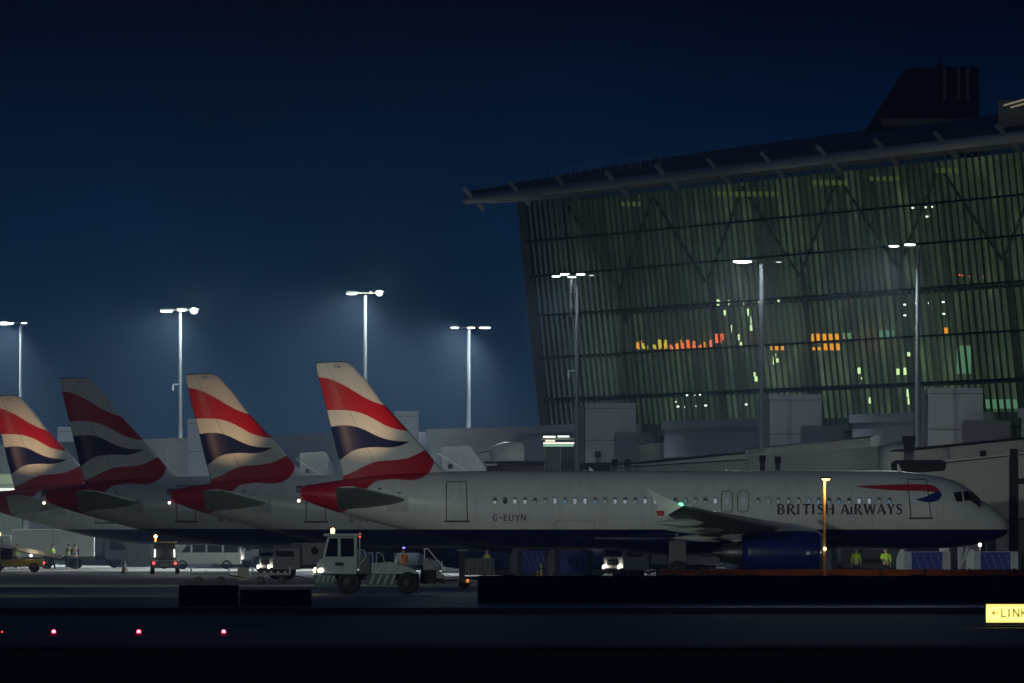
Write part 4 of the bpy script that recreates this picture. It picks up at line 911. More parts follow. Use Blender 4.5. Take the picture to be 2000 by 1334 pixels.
def make_truck(loc, rz, lab, L=7.5, body='tank', col=M_white, beacon=True, low_cab=False, head=True, name='service_truck', cat='truck', grp=None):
    o = thing(name, lab, cat, loc, rz, grp); h = L / 2; ch = 1.75 if low_cab else 2.35
    b = MB(); b.prism([(h, .55), (h + .02, 1.25), (h - .22, ch), (h - 1.65, ch), (h - 1.65, .55)], -1.08, 1.08, .06); cab = b.build('cab', col, o)
    for q in (-1, 1):
        b = MB(); b.prism([(h - .22, 1.28), (h - .38, ch - .15), (h - 1.25, ch - .15), (h - 1.25, 1.28)], q * 1.083 - .006, q * 1.083 + .006); b.build('window', M_glassd, cab)
        b = MB(); b.tube((h - .12, q * 1.12, 1.35), (h - .12, q * 1.28, 1.45), .02); b.box((h - .14, q * 1.28, 1.5), (.08, .16, .32), .02); b.build('mirror', M_black, cab)
    b = MB(); b.add([(h + .028, -.95, 1.30), (h + .028, .95, 1.30), (h - .18, .95, ch - .12), (h - .18, -.95, ch - .12)], [(0, 1, 2, 3)]); b.build('windscreen', M_glassd, cab)
    b = MB(); b.box((h + .06, 0, .52), (.22, 2.1, .28), .04); b.build('bumper', M_dgrey, o)
    b = MB(); b.box((h + .03, 0, .95), (.06, 1.2, .28), .01); b.build('grille', M_black, cab)
    b = MB(); b.box((-.7, 0, .72), (L - 1.6, .9, .24), .02); b.build('chassis', M_dgrey, o)
    if head:
        for q in (-1, 1): lamp_ball(o, 'headlight', h + .16, q * .82, .72, .10, M_head, (.5, 1, 1))
    if beacon:
        b = MB(); b.tube((h - .9, 0, ch), (h - .9, 0, ch + .1), .06); b.ball((h - .9, 0, ch + .15), .09); b.build('beacon', M_amber, o)
    x1 = h - 1.8; x0 = -h
    if body == 'tank':
        b = MB(); b.lathe([(x0, .01), (x0 + .02, .6), (x0 + .2, .78), (x1 - .2, .78), (x1 - .02, .6), (x1, .01)], (0, 0, 1.62), 'x', 24); tk = b.build('tank', col, o)
        b = MB(); b.box(((x0 + x1) / 2, 0, .95), (x1 - x0 - .3, 1.9, .35), .04); b.build('side_locker', M_grey, o)
        for q in range(3): b = MB(); b.lathe([(0, .01), (0, .22), (.08, .22)], (x0 + .8 + q * 1.3, 0, 2.38), 'z', 14); b.build('hatch', M_dgrey, tk)
    elif body == 'box':
        b = MB(); b.box(((x0 + x1) / 2, 0, 1.85), (x1 - x0, 2.3, 1.9), .04); bx = b.build('cargo_box', col, o)
        b = MB(); b.box(((x0 + x1) / 2, -1.155, 1.85), (.05, .02, 1.7)); b.box(((x0 + x1) / 2, 1.155, 1.85), (.05, .02, 1.7)); b.build('box_seam', M_dgrey, bx)
    elif body == 'equip':
        b = MB(); b.prism([(x0, .85), (x0, 1.5), (x0 + 1.2, 2.05), (x1, 2.05), (x1, .85)], -1.05, 1.05, .05); bx = b.build('equipment_body', col, o)
        for q in (-1, 1):
            b = MB(); b.lathe([(0, .01), (0, .22)], (x1 - .7, q * 1.055, 1.6), 'y', 16); b.lathe([(0, .01), (0, .17)], (x1 - 1.5, q * 1.055, 1.45), 'y', 16); b.build('hose_reel', M_black, bx)
            b = MB(); b.box((x0 + 1.0, q * 1.06, 1.45), (.6, .02, .4)); b.build('locker_door', M_dgrey, bx)
    for x in (h - .95, -h + 1.3):
        for q in (-1, 1): make_wheel(x, q * .9, .46, .46, .30, o)
    return o
def beams(x, d, dirx, diry, pw=40):
    spot('headlight_beam', (x, d, .8), (x + dirx, d + diry, 0), pw, HLC, R(70), .8, .05)
x, d = pt(462, 1110); make_truck((x + .8, d + 3, 0), R(-112), 'pale truck facing the camera with two lit headlights, between the tug and tractor', 6.5, 'equip', grp='service trucks under the aircraft'); beams(x, d - 1.5, -2, -9)
x, d = pt(551, 1132); make_truck((x + 1.6, d + 1.6, 0), R(-158), 'low truck with two lit headlights right behind the tractor cab', 5.4, 'equip', M_grey, False, True, grp='service trucks under the aircraft'); beams(x - .8, d, -7, -6)
x, d = pt(1215, 1133); make_truck((x + 2.3, d + 2.2, 0), R(-150), 'service truck with bright headlights under the nearest fuselage', 6.4, 'equip', grp='service trucks under the aircraft'); beams(x - .5, d - 1, -4, -9, 60)
x, d = pt(75, 1112); make_truck((x, d + 6, 0), R(180), 'white catering truck with a tall box under the farthest tails', 7.6, 'box', head=False, grp='service trucks under the aircraft')
x, d = pt(175, 1109); make_truck((x, d + 3, 0), R(0), 'dark loader truck with an amber beacon beside the hi-vis workers', 5.4, 'equip', M_dgrey, head=False, grp='service trucks under the aircraft')
x, d = pt(20, 1112); make_truck((x, d + 14, 0), R(180), 'pale tanker truck at the left edge behind the workers', 7, 'tank', head=False, beacon=False, grp='service trucks under the aircraft')
x, d = pt(1340, 1122); make_truck((x, d + 16, 0), R(0), 'grey tanker half hidden behind the engine of the nearest airliner', 7, 'tank', M_grey, head=False, beacon=False, grp='service trucks under the aircraft')

# ---- baggage tug seen from behind, with red tail lamps and vertical tubes
def make_tug(loc, rz):
    o = thing('baggage_tug', 'baggage tug seen from behind with red tail lamps and bright upright tubes', 'tug', loc, rz)
    b = MB(); b.box((0, 0, .62), (2.6, 1.75, .5), .08); b.box((.9, 0, 1.0), (.9, 1.5, .35), .06); b.build('body', M_grey, o)
    b = MB(); b.prism([(.55, .9), (.40, 1.95), (-.75, 1.95), (-.75, .9)], -.62, .62, .03); b.build('cab_interior', M_black, o)
    b = MB(); b.box((-.15, 0, 2.0), (1.5, 1.5, .1), .03); b.build('roof', mat('tug_roof', (.5, .36, .10), .5), o)
    for q in (-1, 1):
        b = MB(); b.beam((-.8, q * .68, .9), (-.8, q * .66, 1.98), .06, .06, up=(1, 0, 0)); p = b.build('cab_post', M_dgrey, o)
        b = MB(); b.tube((-.86, q * .62, 1.05), (-.86, q * .60, 1.55), .045); b.build('tube_lamp', M_tube, p)
        lamp_ball(o, 'tail_light', -1.32, q * .68, .68, .085, M_tail, (.4, 1, 1))
    b = MB(); b.box((-1.3, 0, .55), (.06, .5, .14)); b.build('number_plate', M_white, o)
    b = MB(); b.box((-1.45, 0, .38), (.35, .2, .12)); b.build('tow_hitch', M_black, o)
    b = MB(); b.tube((-.2, .58, 2.05), (-.2, .58, 2.3), .02); b.ball((-.2, .58, 2.36), .10); b.build('beacon', M_amber, o)
    for x in (.85, -.85):
        for q in (-1, 1): make_wheel(x, q * .78, .30, .30, .24, o)
    return o
x, d = pt(322, 1121); make_tug((x, d, 0), R(90)); point('beacon_light', (x - .6, d - .1, 2.75), 30, (1, .55, .15), .1)
for q in (-.6, .6): point('tube_light', (x + q, d - 1.1, 1.3), 7, (.9, 1, .85), .1)

# ---- minibus
def make_van(loc, rz, lab):
    o = thing('minibus', lab, 'minibus', loc, rz)
    b = MB(); b.prism([(2.45, .35), (2.5, .9), (2.05, 1.12), (1.35, 1.85), (.9, 1.98), (-2.4, 1.98), (-2.5, 1.8), (-2.5, .35)], -.95, .95, .07); bd = b.build('body', M_white, o)
    for q in (-1, 1):
        for x0, x1, sl in ((1.05, 1.72, 1), (.0, .9, 0), (-1.15, -.15, 0), (-2.3, -1.3, 0)):
            b = MB(); b.prism([(x0, 1.18), (x1, 1.18), (x1 - (.5 if sl else 0), 1.75), (x0, 1.75)], q * .952 - .008, q * .952 + .008); b.build('window', M_glassd, bd)
    b = MB(); b.add([(2.0, -.82, 1.2), (2.0, .82, 1.2), (1.43, .8, 1.84), (1.43, -.8, 1.84)], [(0, 1, 2, 3)]); b.build('windscreen', M_glassd, bd)
    b = MB(); b.box((2.48, 0, .45), (.14, 1.8, .25), .04); b.build('bumper', M_dgrey, o)
    for q in (-1, 1): lamp_ball(o, 'headlight', 2.42, q * .7, .82, .10, M_chrome, (.5, 1, .7)); lamp_ball(o, 'tail_light', -2.5, q * .82, 1.0, .07, M_red, (.3, 1, 1.6))
    for x in (1.6, -1.5):
        for q in (-1, 1): make_wheel(x, q * .86, .34, .34, .22, o)
    return o
x, d = pt(395, 1112); make_van((x + .2, d + 2, 0), R(180), 'white minibus side on, just right of the baggage tug')

# ---- belt loader at left
def make_belt(loc, rz, lab):
    o = thing('belt_loader', lab, 'belt loader', loc, rz)
    b = MB(); b.box((0, 0, .6), (3.6, 1.6, .5), .06); b.build('chassis', M_yellow, o)
    b = MB(); b.beam((-3.0, -.2, .9), (3.2, -.2, 2.1), .9, .18); bl = b.build('belt', M_black, o)
    for q in (-.68, .28): b = MB(); b.beam((-3.0, q, 1.0), (3.2, q, 2.2), .06, .26); b.build('side_rail', M_white, bl)
    b = MB(); b.box((.6, .6, 1.2), (.8, .5, .7), .05); b.build('driver_seat', M_black, o)
    b = MB(); b.tube((.2, .6, .9), (.1, .6, 1.55), .03); b.lathe([(0, .15), (.03, .18), (.06, .15)], (.08, .6, 1.55), 'z', 14); b.build('steering_wheel', M_black, o)
    for q in (-1, 1): lamp_ball(o, 'tail_light', -1.82, q * .6, .62, .07, M_tail)
    lamp_ball(o, 'work_lamp', -1.0, .6, 1.1, .08, M_warm)
    for x in (1.2, -1.2):
        for q in (-1, 1): make_wheel(x, q * .72, .32, .32, .24, o)
    return o
x, d = pt(40, 1118); make_belt((x - .3, d, 0), R(180), 'yellow belt loader with red and white lamps at the left edge'); point('work_light', (x + .9, d - 1.0, 1.6), 9, (1, .75, .4), .1)

# ---- flat dollies
def make_dolly(loc, lab, L=2.6):
    o = thing('baggage_dolly', lab, 'dolly', loc, 0, 'empty flat dollies behind the low wall')
    b = MB(); b.box((0, 0, .52), (L, 1.5, .14), .02); b.build('platform', M_dgrey, o)
    for i in range(5): b = MB(); b.tube((-L / 2 + .3 + i * (L - .6) / 4, -.65, .62), (-L / 2 + .3 + i * (L - .6) / 4, .65, .62), .04); b.build('roller', M_steel, o)
    b = MB()
    for q in (-1, 1): b.box((q * (L / 2 - .04), 0, .72), (.06, 1.5, .3), .01)
    b.build('end_rail', M_grey, o)
    b = MB(); b.tube((L / 2, 0, .45), (L / 2 + .7, 0, .35), .03); b.build('drawbar', M_black, o)
    for x in (-L / 2 + .45, L / 2 - .45):
        for q in (-1, 1): make_wheel(x, q * .6, .20, .20, .14, o)
    return o
x, d = pt(410, 1141); make_dolly((x, d, 0), 'empty flat dolly just above the left concrete block', 2.0)
x, d = pt(530, 1141); make_dolly((x, d, 0), 'empty flat dolly above the lower concrete block', 2.0)
# pale box between the dollies
o = thing('equipment_box', 'small pale equipment box standing between the two dollies', 'equipment box', (*pt(475, 1134), 0))
b = MB(); b.box((0, 0, .32), (.62, .5, .64), .03); b.build('case', mat('cream_case', (.40, .37, .27), .6), o)
b = MB(); b.box((0, 0, .67), (.66, .54, .05), .01); b.build('lid', M_grey, o)

# ---- passenger steps and the container cart behind the tractor
def make_steps(loc, lab):
    o = thing('boarding_steps', lab, 'steps', loc)
    b = MB(); b.prism([(-.5, .35), (1.3, .35), (1.3, .6), (-.3, 2.1), (-.5, 2.1)], -.6, .6, .02); b.build('stair_frame', M_dgrey, o)
    for q in (-.6, .6): b = MB(); b.path([(-.5, q, 2.9), (-.1, q, 2.9), (.35, q, 2.3), (1.25, q, 1.3), (1.3, q, .6)], .03); b.path([(-.4, q, 2.1), (-.4, q, 2.9)], .03); b.build('handrail', M_white, o)
    for x in (-.3, 1.1):
        for q in (-.5, .5): make_wheel(x, q, .2, .2, .14, o)
    return o
x, d = pt(838, 1141); make_steps((x, d + 4, 0), 'small boarding steps with white handrails behind the tractor').scale = (.62, .62, .62)
o = thing('equipment_trailer', 'grey equipment trailer with a mesh side, standing by the end of the long barrier', 'trailer', (*pt(932, 1150), 0))
b = MB(); b.box((.05, 0, 1.05), (1.55, 1.2, .8), .04); b.build('body', mat('trailer_grey', (.30, .34, .32), .5), o)
b = MB(); b.box((-.72, 0, 1.0), (.28, 1.3, 1.5), .03); b.build('end_panel', M_dgrey, o)
b = MB(); b.box((-.7, 0, 1.82), (.5, .9, .08), .02); b.build('top_bracket', M_white, o)
b = MB(); b.box((0, 0, .5), (1.7, 1.1, .14)); b.tube((-.9, 0, .4), (-2.1, 0, .35), .035); b.build('drawbar', M_black, o)
b = MB()
for i in range(7): b.box((-.5 + i * .2, -.605, 1.05), (.03, .02, .7))
b.build('mesh_side', M_dgrey, o)
lamp_ball(o, 'warning_lamp', -.45, -.68, .38, .09, glow('orange_dim', (1, .35, .08), .8))
for q in (-.5, .5): make_wheel(-.6, q, .28, .28, .16, o); make_wheel(.55, q, .28, .28, .16, o)

# ---- unit load containers with blue curtains
def make_uld(loc, w_, lab, grp='blue containers on dollies by the nose', sh=M_steel, wh=M_white):
    o = thing('cargo_container', lab, 'container', loc, 0, grp); h = 1.6
    b = MB(); b.box((0, 0, .95), (w_, 1.5, h - .2), .03); b.build('shell', sh, o)
    b = MB(); b.box((.05, -.765, .98), (w_ * .62, .03, h - .35)); cu = b.build('curtain', M_blue, o)
    for i in range(4):
        b = MB(); x = -w_ * .22 + i * w_ * .15; b.beam((x, -.79, 1.5), (x + .35, -.79, .6), .012, .025, up=(0, 1, 0)); b.build('strap', M_white, cu)
    b = MB(); b.prism([(-w_ / 2 - .25, .3), (-w_ / 2 + .18, .3), (-w_ / 2 + .18, 1.75), (-w_ / 2 - .05, 1.75), (-w_ / 2 - .25, 1.3)], -.78, -.70, .01); b.build('end_panel', wh, o)
    b = MB(); b.box((0, 0, .2), (w_ + .5, 1.5, .12), .02); b.build('base', M_dgrey, o)
    for x in (-w_ / 2 + .2, w_ / 2 - .2):
        for q in (-.55, .55): make_wheel(x, q, .14, .14, .1, o)
    return o
d = 984
make_uld((WX(1808, d), d, .0), 2.6, 'blue curtained container under the nose, left one of the pair')
make_uld((WX(1942, d), d, .0), 2.5, 'blue curtained container at the right edge beyond the nose wheel')
# white transporter behind
o = thing('high_loader', 'white cargo loader with a low open deck under the forward fuselage', 'loader', (WX(1700, 1030), 1030, 0))
b = MB(); b.box((0, 0, .75), (4.2, 2.4, .5), .05); b.build('deck', M_grey, o)
b = MB(); b.box((0, 1.0, 1.6), (4.2, .1, 1.5), .02); b.build('back_panel', mat('pale_panel', (.36, .38, .36), .6), o)
b = MB(); b.box((.1, .4, 1.65), (1.1, .8, 1.0), .03); b.build('crate', M_grey, o)
b = MB(); b.prism([(-2.9, .35), (-1.65, .35), (-1.65, 2.3), (-1.8, 2.3), (-1.8, .7)], -1.2, -1.1, .02); b.build('ramp_guard', M_white, o)
b = MB(); b.beam((-2.0, -1.25, .62), (2.1, -1.25, .62), .06, .16); b.beam((-1.4, -1.25, 1.0), (.9, -1.25, 1.0), .05, .08); b.build('side_rail', M_dgrey, o)
for x in (-1.5, 1.5):
    for q in (-1, 1): make_wheel(x, q, .3, .3, .25, o)
point('deck_fill', (WX(1700, 1018), 1018, 2.0), 90, (.9, 1, .8), .3)  # light added in front of the loader and its workers; no lamp modelled
lmp = thing('work_lamp', 'small bright work lamp under the nose between the two containers', 'lamp', (WX(1914, 988), 988, 0))
b = MB(); b.tube((0, 0, 0), (0, 0, 2.0), .025); b.build('stand', M_dgrey, lmp); lamp_ball(lmp, 'bulb', 0, 0, WZ(1064, 988), .09, M_warm)
point('work_light', (WX(1914, 988), 987.7, WZ(1064, 988) + .05), 40, (1, .85, .6), .1)
o = thing('ground_power_cable', 'pale cable and hose bundle hanging below the nose', 'hose', (WX(1880, 996), 996, 0))
b = MB(); b.path([(-.6, 0, .1), (-.3, 0, .5), (.1, 0, 1.2), (.3, 0, 1.9)], .06); b.build('hose', M_white, o); b = MB(); b.path([(.9, 0, 1.6), (1.4, 0, 1.3), (1.9, 0, 1.35)], .05); b.build('hose', M_white, o)

o = thing('lit_cabin', 'pale green lit cabin with bright tubes at the far left above the farthest fuselage', 'cabin', (WX(18, 1480), 1480, 0))
b = MB(); b.box((0, 2, WZ(922, 1480) / 2), (46 * 1480 / F * 1.1, 4, WZ(922, 1480)), .04); b.build('wall', mat('cabin_wall', (.30, .36, .28), .6), o)
b = MB(); b.box((-.3, -.06, WZ(936, 1480)), (1.5, .06, .75)); b.build('window', glow('cabin_window_glow', (.50, .66, .40), .42), o)
b = MB(); b.box((0, -.15, WZ(956, 1480)), (1.9, .12, .13), .02); b.build('tube_lamp', M_tube, o)
o = thing('screen_wall', 'grey panelled screen wall standing under the fuselages right of the cone', 'screen', (WX(259, 1400), 1400, 0))
b = MB(); b.box((0, 0, 1.25), (2.5, .2, 2.5)); b.build('panel', mat('screen_grey', (.20, .22, .21), .7), o)
b = MB()
for i in range(9): b.box((-1.2 + i * .3, -.11, 1.25), (.03, .04, 2.4))
b.build('panel_rib', M_dgrey, o)
make_uld((WX(1118, 1045), 1045, 0), 2.3, 'dark blue container under the middle of the nearest fuselage', grp='dark blue containers deep under the nearest fuselage', sh=M_navy, wh=M_dgrey)
make_uld((WX(1040, 1050), 1050, 0), 2.0, 'dark framed container just left of the dark blue one under the fuselage', grp='dark blue containers deep under the nearest fuselage', sh=M_navy, wh=M_dgrey)

# ---- cones
def make_cone(px, py, lab, sc_=1.0):
    x, d = pt(px, py); o = thing('traffic_cone', lab, 'cone', (x, d, 0), 0, 'traffic cones on the apron')
    b = MB(); b.lathe([(.03, .20), (.35, .13), (.70, .05), (.75, .03)], (0, 0, 0), 'z', 18); cn_ = b.build('cone', mat('cone_pale', (.45, .30, .20), .6), o)
    b = MB(); b.lathe([(.36, .133), (.52, .097)], (0, 0, 0), 'z', 18); b.build('reflective_band', M_white, cn_)
    b = MB(); b.box((0, 0, .03), (.5, .5, .05), .01); b.build('base', M_black, o); o.scale = (sc_,) * 3
make_cone(243, 1120, 'pale cone standing alone on the open apron at the left', 1.1)
make_cone(1003, 1123, 'pale cone standing behind the long barrier, left one', 1.0)
make_cone(1028, 1123, 'pale cone standing behind the long barrier, second from left', .8)
for px, lab in ((1057, 'yellow bollard pair member nearer the truck, behind the barrier'), (1050, 'shorter yellow bollard beside the taller one behind the barrier')):
    o = thing('bollard', lab, 'bollard', (WX(px, 1000), 1000, 0), 0, 'yellow bollards'); h = .95 if px == 1057 else .6
    b = MB(); b.tube((0, 0, 0), (0, 0, h), .06, .05, 12); b.build('post', M_yellow, o); b = MB(); b.tube((0, 0, h * .7), (0, 0, h * .8), .064, .064, 12); b.build('band', M_black, o)
# amber post lamp near the trucks
x, d = pt(522, 1117); o = thing('marker_lamp', 'short yellow post with an amber lamp between the two lit trucks', 'lamp', (x, d, 0))
b = MB(); b.tube((0, 0, 0), (0, 0, .75), .06, .04); b.build('post', M_yellow, o); lamp_ball(o, 'bulb', 0, 0, .86, .07, M_amber)
x, d = pt(60, 1111); o = thing('marker_lamp', 'yellow lamp low on the ground beside the belt loader', 'lamp', (x, d - 3, 0)); b = MB(); b.tube((0, 0, 0), (0, 0, .12), .1); b.build('base', M_black, o); lamp_ball(o, 'bulb', 0, 0, .18, .08, M_ye)

point('work_light', (WX(85, 1296), 1296, 2.4), 60, (.95, .95, .75), .2)  # bare point light by the left workers, no lamp modelled
# ================================================================== PEOPLE
def skin_mesh(name, joints, edges, m, parent, sub=1):
    me = bpy.data.meshes.new(name); me.from_pydata([j[0] for j in joints], edges, []); me.update()
    o = bpy.data.objects.new(name, me); C.objects.link(o)
    sk = o.modifiers.new('s', 'SKIN'); sv = me.skin_vertices[0].data
    for i, j in enumerate(joints): sv[i].radius = (j[1], j[2] if len(j) > 2 else j[1]); sv[i].use_root = (i == 0)
    ss = o.modifiers.new('ss', 'SUBSURF'); ss.levels = sub; ss.render_levels = sub
    dg = bpy.context.evaluated_depsgraph_get(); ev = o.evaluated_get(dg); nm = bpy.data.meshes.new_from_object(ev)
    for p in nm.polygons: p.use_smooth = True
    bpy.data.objects.remove(o); bpy.data.meshes.remove(me); nm.name = name
    nm.materials.clear(); nm.materials.append(m)
    return link(bpy.data.objects.new(name, nm), parent)
def person(x, d, rz, lab, vest=M_hivis, pose='stand', z=0, trousers=M_cloth):
    o = thing('person', lab, 'person', (x, d, z), rz, 'ground crew in high visibility clothing')
    lean = .18 if pose == 'bend' else 0; ra = .35 if pose == 'reach' else .08
    J = [((0, 0, .95), .14, .11), ((lean * .3, 0, 1.15), .15, .11), ((lean * .8, 0, 1.38), .17, .11), ((lean, 0, 1.50), .07, .06), ((lean * 1.1, 0, 1.58), .075, .085), ((lean * 1.15 + .01, 0, 1.68), .085, .10), ((lean * 1.15, 0, 1.76), .06, .07)]
    E = [(0, 1), (1, 2), (2, 3), (3, 4), (4, 5), (5, 6)]
    def chain(root, pts):
        k = root
        for p in pts: J.append(p); E.append((k, len(J) - 1)); k = len(J) - 1
        return k
    for s in (-1, 1):
        st = .12 * s if pose != 'stand' else .03 * s
        chain(0, [((0, s * .10, .88), .10, .10), ((st * .5 + .02, s * .11, .50), .065, .065), ((st, s * .11, .10), .045, .045), ((st + .14, s * .12, .04), .045, .03)])
        hx = lean + (ra if s < 0 or pose == 'bend' else .06)
        hz_ = .92 if pose != 'reach' or s > 0 else 1.25
        w1 = chain(2, [((lean, s * .20, 1.42), .065, .065), ((lean + .02 + ra * .3, s * .25, 1.16), .045, .045), ((hx, s * .24, hz_), .032, .03), ((hx + .04, s * .24, hz_ - .06), .038, .022)])
        bx, bz = hx + .05, hz_ - .09
        for f in range(4): chain(w1, [((bx + .01, s * .24 + (f - 1.5) * .02, bz - .03), .009), ((bx + .02, s * .24 + (f - 1.5) * .021, bz - .065 - .006 * (f in (1, 2))), .008)])
        chain(w1, [((bx + .035, s * .24 - s * .02, bz), .010), ((bx + .05, s * .24 - s * .03, bz - .03), .009)])
    body = skin_mesh('body', J, E, M_skin, o)
    # clothing as fitted shells
    J2 = [((0, 0, .86), .165, .135), ((lean * .3, 0, 1.12), .17, .13), ((lean * .8, 0, 1.36), .19, .135), ((lean, 0, 1.46), .10, .09)]; E2 = [(0, 1), (1, 2), (2, 3)]
    for s in (-1, 1):
        hx = lean + (ra if s < 0 or pose == 'bend' else .06); hz_ = .92 if pose != 'reach' or s > 0 else 1.25
        k = len(J2); J2 += [((lean, s * .21, 1.42), .082, .082), ((lean + .02 + ra * .3, s * .255, 1.16), .062, .062), ((hx - .01, s * .245, hz_ + .04), .045, .045)]; E2 += [(2, k), (k, k + 1), (k + 1, k + 2)]
    skin_mesh('jacket', J2, E2, vest, o)
    J3 = [((0, 0, .95), .155, .125)]; E3 = []
    for s in (-1, 1):
        st = .12 * s if pose != 'stand' else .03 * s; k = len(J3)
        J3 += [((0, s * .10, .84), .115, .115), ((st * .5 + .02, s * .11, .50), .085, .085), ((st, s * .11, .12), .065, .065)]; E3 += [(0, k), (k, k + 1), (k + 1, k + 2)]
    skin_mesh('trousers', J3, E3, trousers, o)
    b = MB(); b.ball((lean * 1.15 - .015, 0, 1.73), .10, (1.05, .92, .75)); b.build('hair', M_hair, o)
    b = MB(); b.ball((lean * 1.15 + .105, 0, 1.655), .018, (1, .8, 1.4)); b.ball((lean * 1.15 + .092, .035, 1.68), .010); b.ball((lean * 1.15 + .092, -.035, 1.68), .010); b.build('face', M_skin, o)
    b = MB()
    for zz in (1.02, 1.18): b.lathe([(zz, .19), (zz + .05, .19)], (lean * .4, 0, 0), 'z', 20)
    b.bm.verts.ensure_lookup_table(); 
    for v in b.bm.verts: v.co.y *= 1.0; v.co.x = lean * .4 + (v.co.x - lean * .4) * .80
    b.build('reflective_band', mat('reflective_tape', (.6, .62, .6), .3), o)
    return o
x, d = pt(795, 1138); person(x, d + 3, R(200), 'worker in an orange vest standing behind the tractor deck', M_orange, 'bend', z=.0)
d = 1305; x = WX(30, d); person(x, d, R(20), 'hi-vis worker with a dull jacket at the left edge by the loader', M_hivis, 'bend')
x = WX(9, d); person(x, d - 1, R(20), 'worker in pale orange cut by the left edge', mat('faded_orange', (.5, .3, .2), .8))
x = WX(103, d); person(x, d, R(160), 'worker in bright yellow leaning in left of the dark loader truck', M_hivis, 'reach')
x = WX(129, d); person(x, d + 2, R(40), 'worker in a short lime vest in front of the dark loader truck', M_hivis, 'bend')
x = WX(147, d); person(x, d - 1, R(90), 'worker in dark clothing bending by the loader truck wheel', M_cloth, 'bend')
person(WX(1672, 1022), 1022, R(90), 'left hi-vis worker in front of the white cargo loader', M_hivis, 'stand')
person(WX(1730, 1020), 1020, R(-80), 'right hi-vis worker in front of the white cargo loader', M_hivis, 'reach')
person(WX(945, 1000), 1000, R(30), 'yellow sleeved worker behind the equipment trailer, half hidden', M_hivis, 'bend')
# blue beacon by the orange worker
x, d = pt(790, 1136); o = thing('beacon_post', 'thin post with a small blue lamp beside the worker in orange', 'lamp', (x - .05, d + 2, 0)); b = MB(); b.tube((0, 0, 0), (0, 0, WZ(1073, d)), .03); b.build('post', mat('orange_post', (.5, .15, .06), .6), o); lamp_ball(o, 'bulb', 0, 0, WZ(1071, d), .07, glow('blue_beacon', (.12, .10, 1), 9))

# ================================================================== BARRIERS, SIGN, NEAR LAMPS
M_conc = mat('dark_concrete', (.035, .033, .028), .85, var=.3, scale=1.5); M_brick = mat('brown_wall', (.10, .05, .03), .8, var=.3, scale=2)
d = 713
o = tag(MB().box((WX(933, d) + 18.0, d + .3, .52), (36, .6, 1.04), .03).build('barrier', M_conc), 'long low dark barrier along the apron edge on the right half', 'barrier')
for i in range(11):
    jb = MB().box((WX(933, d) + 1.2 + i * 3.1, d - .005, .52), (.05, .03, .98)); jb.box((WX(933, d) + 1.2 + i * 3.1, d + .3, 1.06), (.5, .5, .05), .01); jb.build('joint_cap', M_dgrey, o)
d = 800
o = thing('boundary_wall', 'low brown wall lit orange by the near street lamp', 'wall', (WX(1285, d), d, 0))
for i in range(14):
    b = MB(); b.box((1.9 * i + .92, 0, WZ(1112, d) / 2), (1.80, .25, WZ(1112, d)), .02); b.build('panel', M_brick, o)
b = MB()
for i in range(15): b.box((1.9 * i - .03, 0, WZ(1110, d) / 2), (.09, .32, WZ(1110, d)), .01)
b.build('post', M_conc, o)
d = 680
for px0, px1, pt_, lab in ((349, 465.5, 1143, 'taller dark concrete block at the apron edge, left of the pair'), (469, 608, 1152, 'lower longer dark concrete block, right of the pair')):
    wd = (px1 - px0) * d / F; h = WZ(pt_, d); o = thing('concrete_block', lab, 'concrete block', (WX((px0 + px1) / 2, d), d, 0), 0, 'concrete blocks at the apron edge')
    b = MB(); b.box((0, .4, h / 2), (wd, .8, h), .03); b.build('block', M_conc, o)
    b = MB(); b.tube((-wd * .3, .4, h), (-wd * .3, .4, h + .04), .05); b.tube((wd * .3, .4, h), (wd * .3, .4, h + .04), .05); b.build('lifting_eye', M_steel, o)
# orange street lamp
d = 795; zt = WZ(937, d)
o = thing('street_lamp', 'slim street lamp glowing orange in front of the nearest fuselage', 'street lamp', (WX(1610, d), d, 0))
b = MB(); b.tube((0, 0, 0), (0, 0, zt), .075, .055, 12); b.build('pole', mat('lamp_pole', (.50, .46, .40), .5), o)
b = MB(); b.box((.07, 0, zt + .09), (.42, .24, .08), .03); hd = b.build('lamp_head', M_dgrey, o)
b = MB(); b.ball((.07, 0, zt + .02), .16, (1.1, .7, .42)); b.build('lens', glow('sodium_lens', (1, .50, .13), 8), hd)
b = MB(); b.ball((.02, -.2, WZ(1072, d)), .07); b.build('marker_lamp', glow('sodium_small', (1, .55, .18), 8), o)
spot('sodium_light', (WX(1610, d) + .07, d - .12, zt - .05), (WX(1610, d) + .07, d + 1.2, 0), 900, (1, .45, .10), R(150), .6, .12)
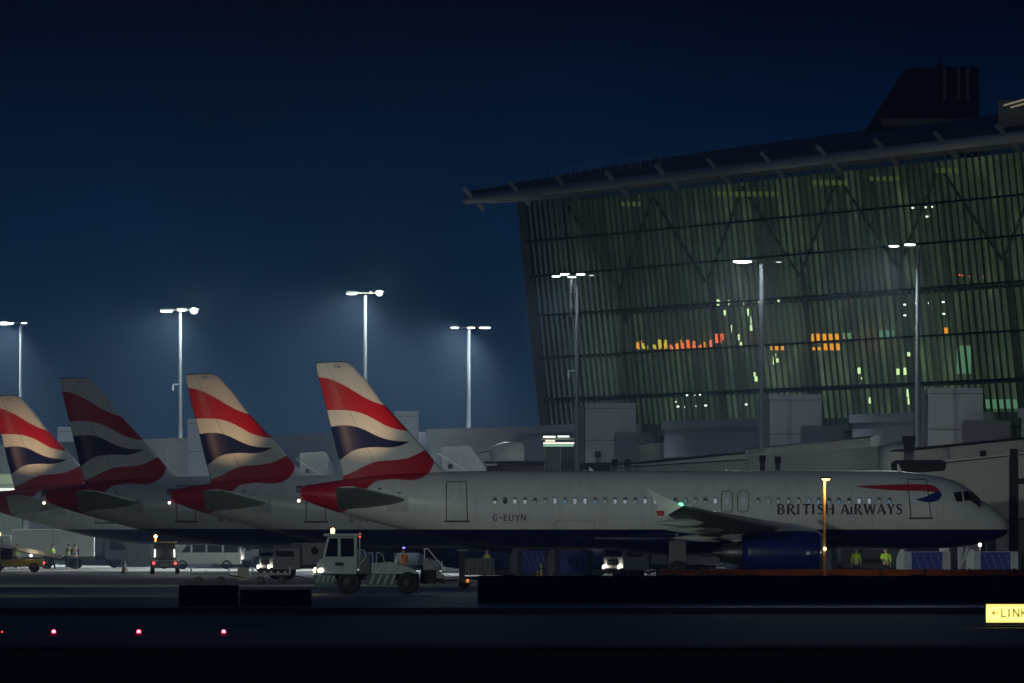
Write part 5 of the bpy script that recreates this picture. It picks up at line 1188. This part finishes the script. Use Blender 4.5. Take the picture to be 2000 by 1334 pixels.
# taxiway guidance sign
d = 538
o = thing('taxiway_sign', 'lit yellow taxiway sign with an arrow and black lettering at the right edge', 'sign', (WX(1926, d), d, 0))
W = 2.35; z0, z1 = WZ(1216, d), WZ(1180, d)
b = MB(); b.box((W / 2, .12, (z0 + z1) / 2), (W + .06, .2, z1 - z0 + .06), .015); b.build('casing', M_black, o)
b = MB(); b.add([(0, 0, z0), (W, 0, z0), (W, 0, z1), (0, 0, z1)], [(0, 1, 2, 3)]); b.build('face', glow('sign_face', (1, .88, .22), 1.15), o)
ink = mat('sign_ink', (.012, .010, .004), .7, var=.01); kx = d / F
letters('<LINK', (1938 - 1926) * kx, (2006 - 1926) * kx, WZ(1205, d), WZ(1189.5, d), lambda x, z: Vector((x, -.006, z)), wk=1.5).build('lettering', ink, o)
b = MB()
for x in (.3, 1.2, 2.1): b.box((x, .1, z0 / 2), (.06, .06, z0))
b.build('leg', M_yellow, o)
b = MB(); b.box((1.0, -.02, .035), (2.0, .25, .05), .01); b.build('base', M_grey, o)
a_ = bpy.data.lights.new('sign_light', 'AREA'); a_.shape = 'RECTANGLE'; a_.size = W; a_.size_y = .4; a_.energy = 45; a_.color = (1, .86, .2)
ao = bpy.data.objects.new('sign_light', a_); C.objects.link(ao); ao.parent = o; ao.location = (W / 2, -.06, (z0 + z1) / 2); ao.rotation_euler = (R(90), 0, 0)
# red stop bar lights
M_stop = glow('stop_bar_glow', (1, .035, .06), 26)
for px, py, lab in ((105, 1241, 'red stop bar lamp, leftmost of the three on the dark taxiway'), (271, 1240, 'red stop bar lamp, middle of the three on the dark taxiway'), (437, 1239, 'red stop bar lamp, rightmost of the three on the dark taxiway'), (4, 1243, 'faint red stop bar lamp at the very left edge')):
    d = 500; o = thing('stop_bar_light', lab, 'taxiway light', (WX(px, d), d, 0), 0, 'red stop bar lights')
    b = MB(); b.lathe([(0, .14), (.03, .14), (.05, .07), (.05, .01)], (0, 0, 0), 'z', 18); b.build('housing', M_dgrey, o)
    lamp_ball(o, 'bulb', 0, -.03, .075, .055 if px != 4 else .02, M_stop if px != 4 else M_tail)
    if px != 4: point('stop_glow', (WX(px, d), d - .1, .16), 1.1, (1, .03, .08), .05)

# ================================================================== HAZE
hm = bpy.data.materials.new('haze'); hm.use_nodes = True; n = hm.node_tree; n.nodes.clear()
pv = n.nodes.new('ShaderNodeVolumePrincipled'); pv.inputs['Density'].default_value = .0002; pv.inputs['Color'].default_value = (.55, .74, 1.0, 1); pv.inputs['Anisotropy'].default_value = .42
om = n.nodes.new('ShaderNodeOutputMaterial'); n.links.new(pv.outputs[0], om.inputs['Volume'])
tag(MB().box((0, 1200, 24), (1900, 2500, 50)).build('haze', hm), kind='stuff')
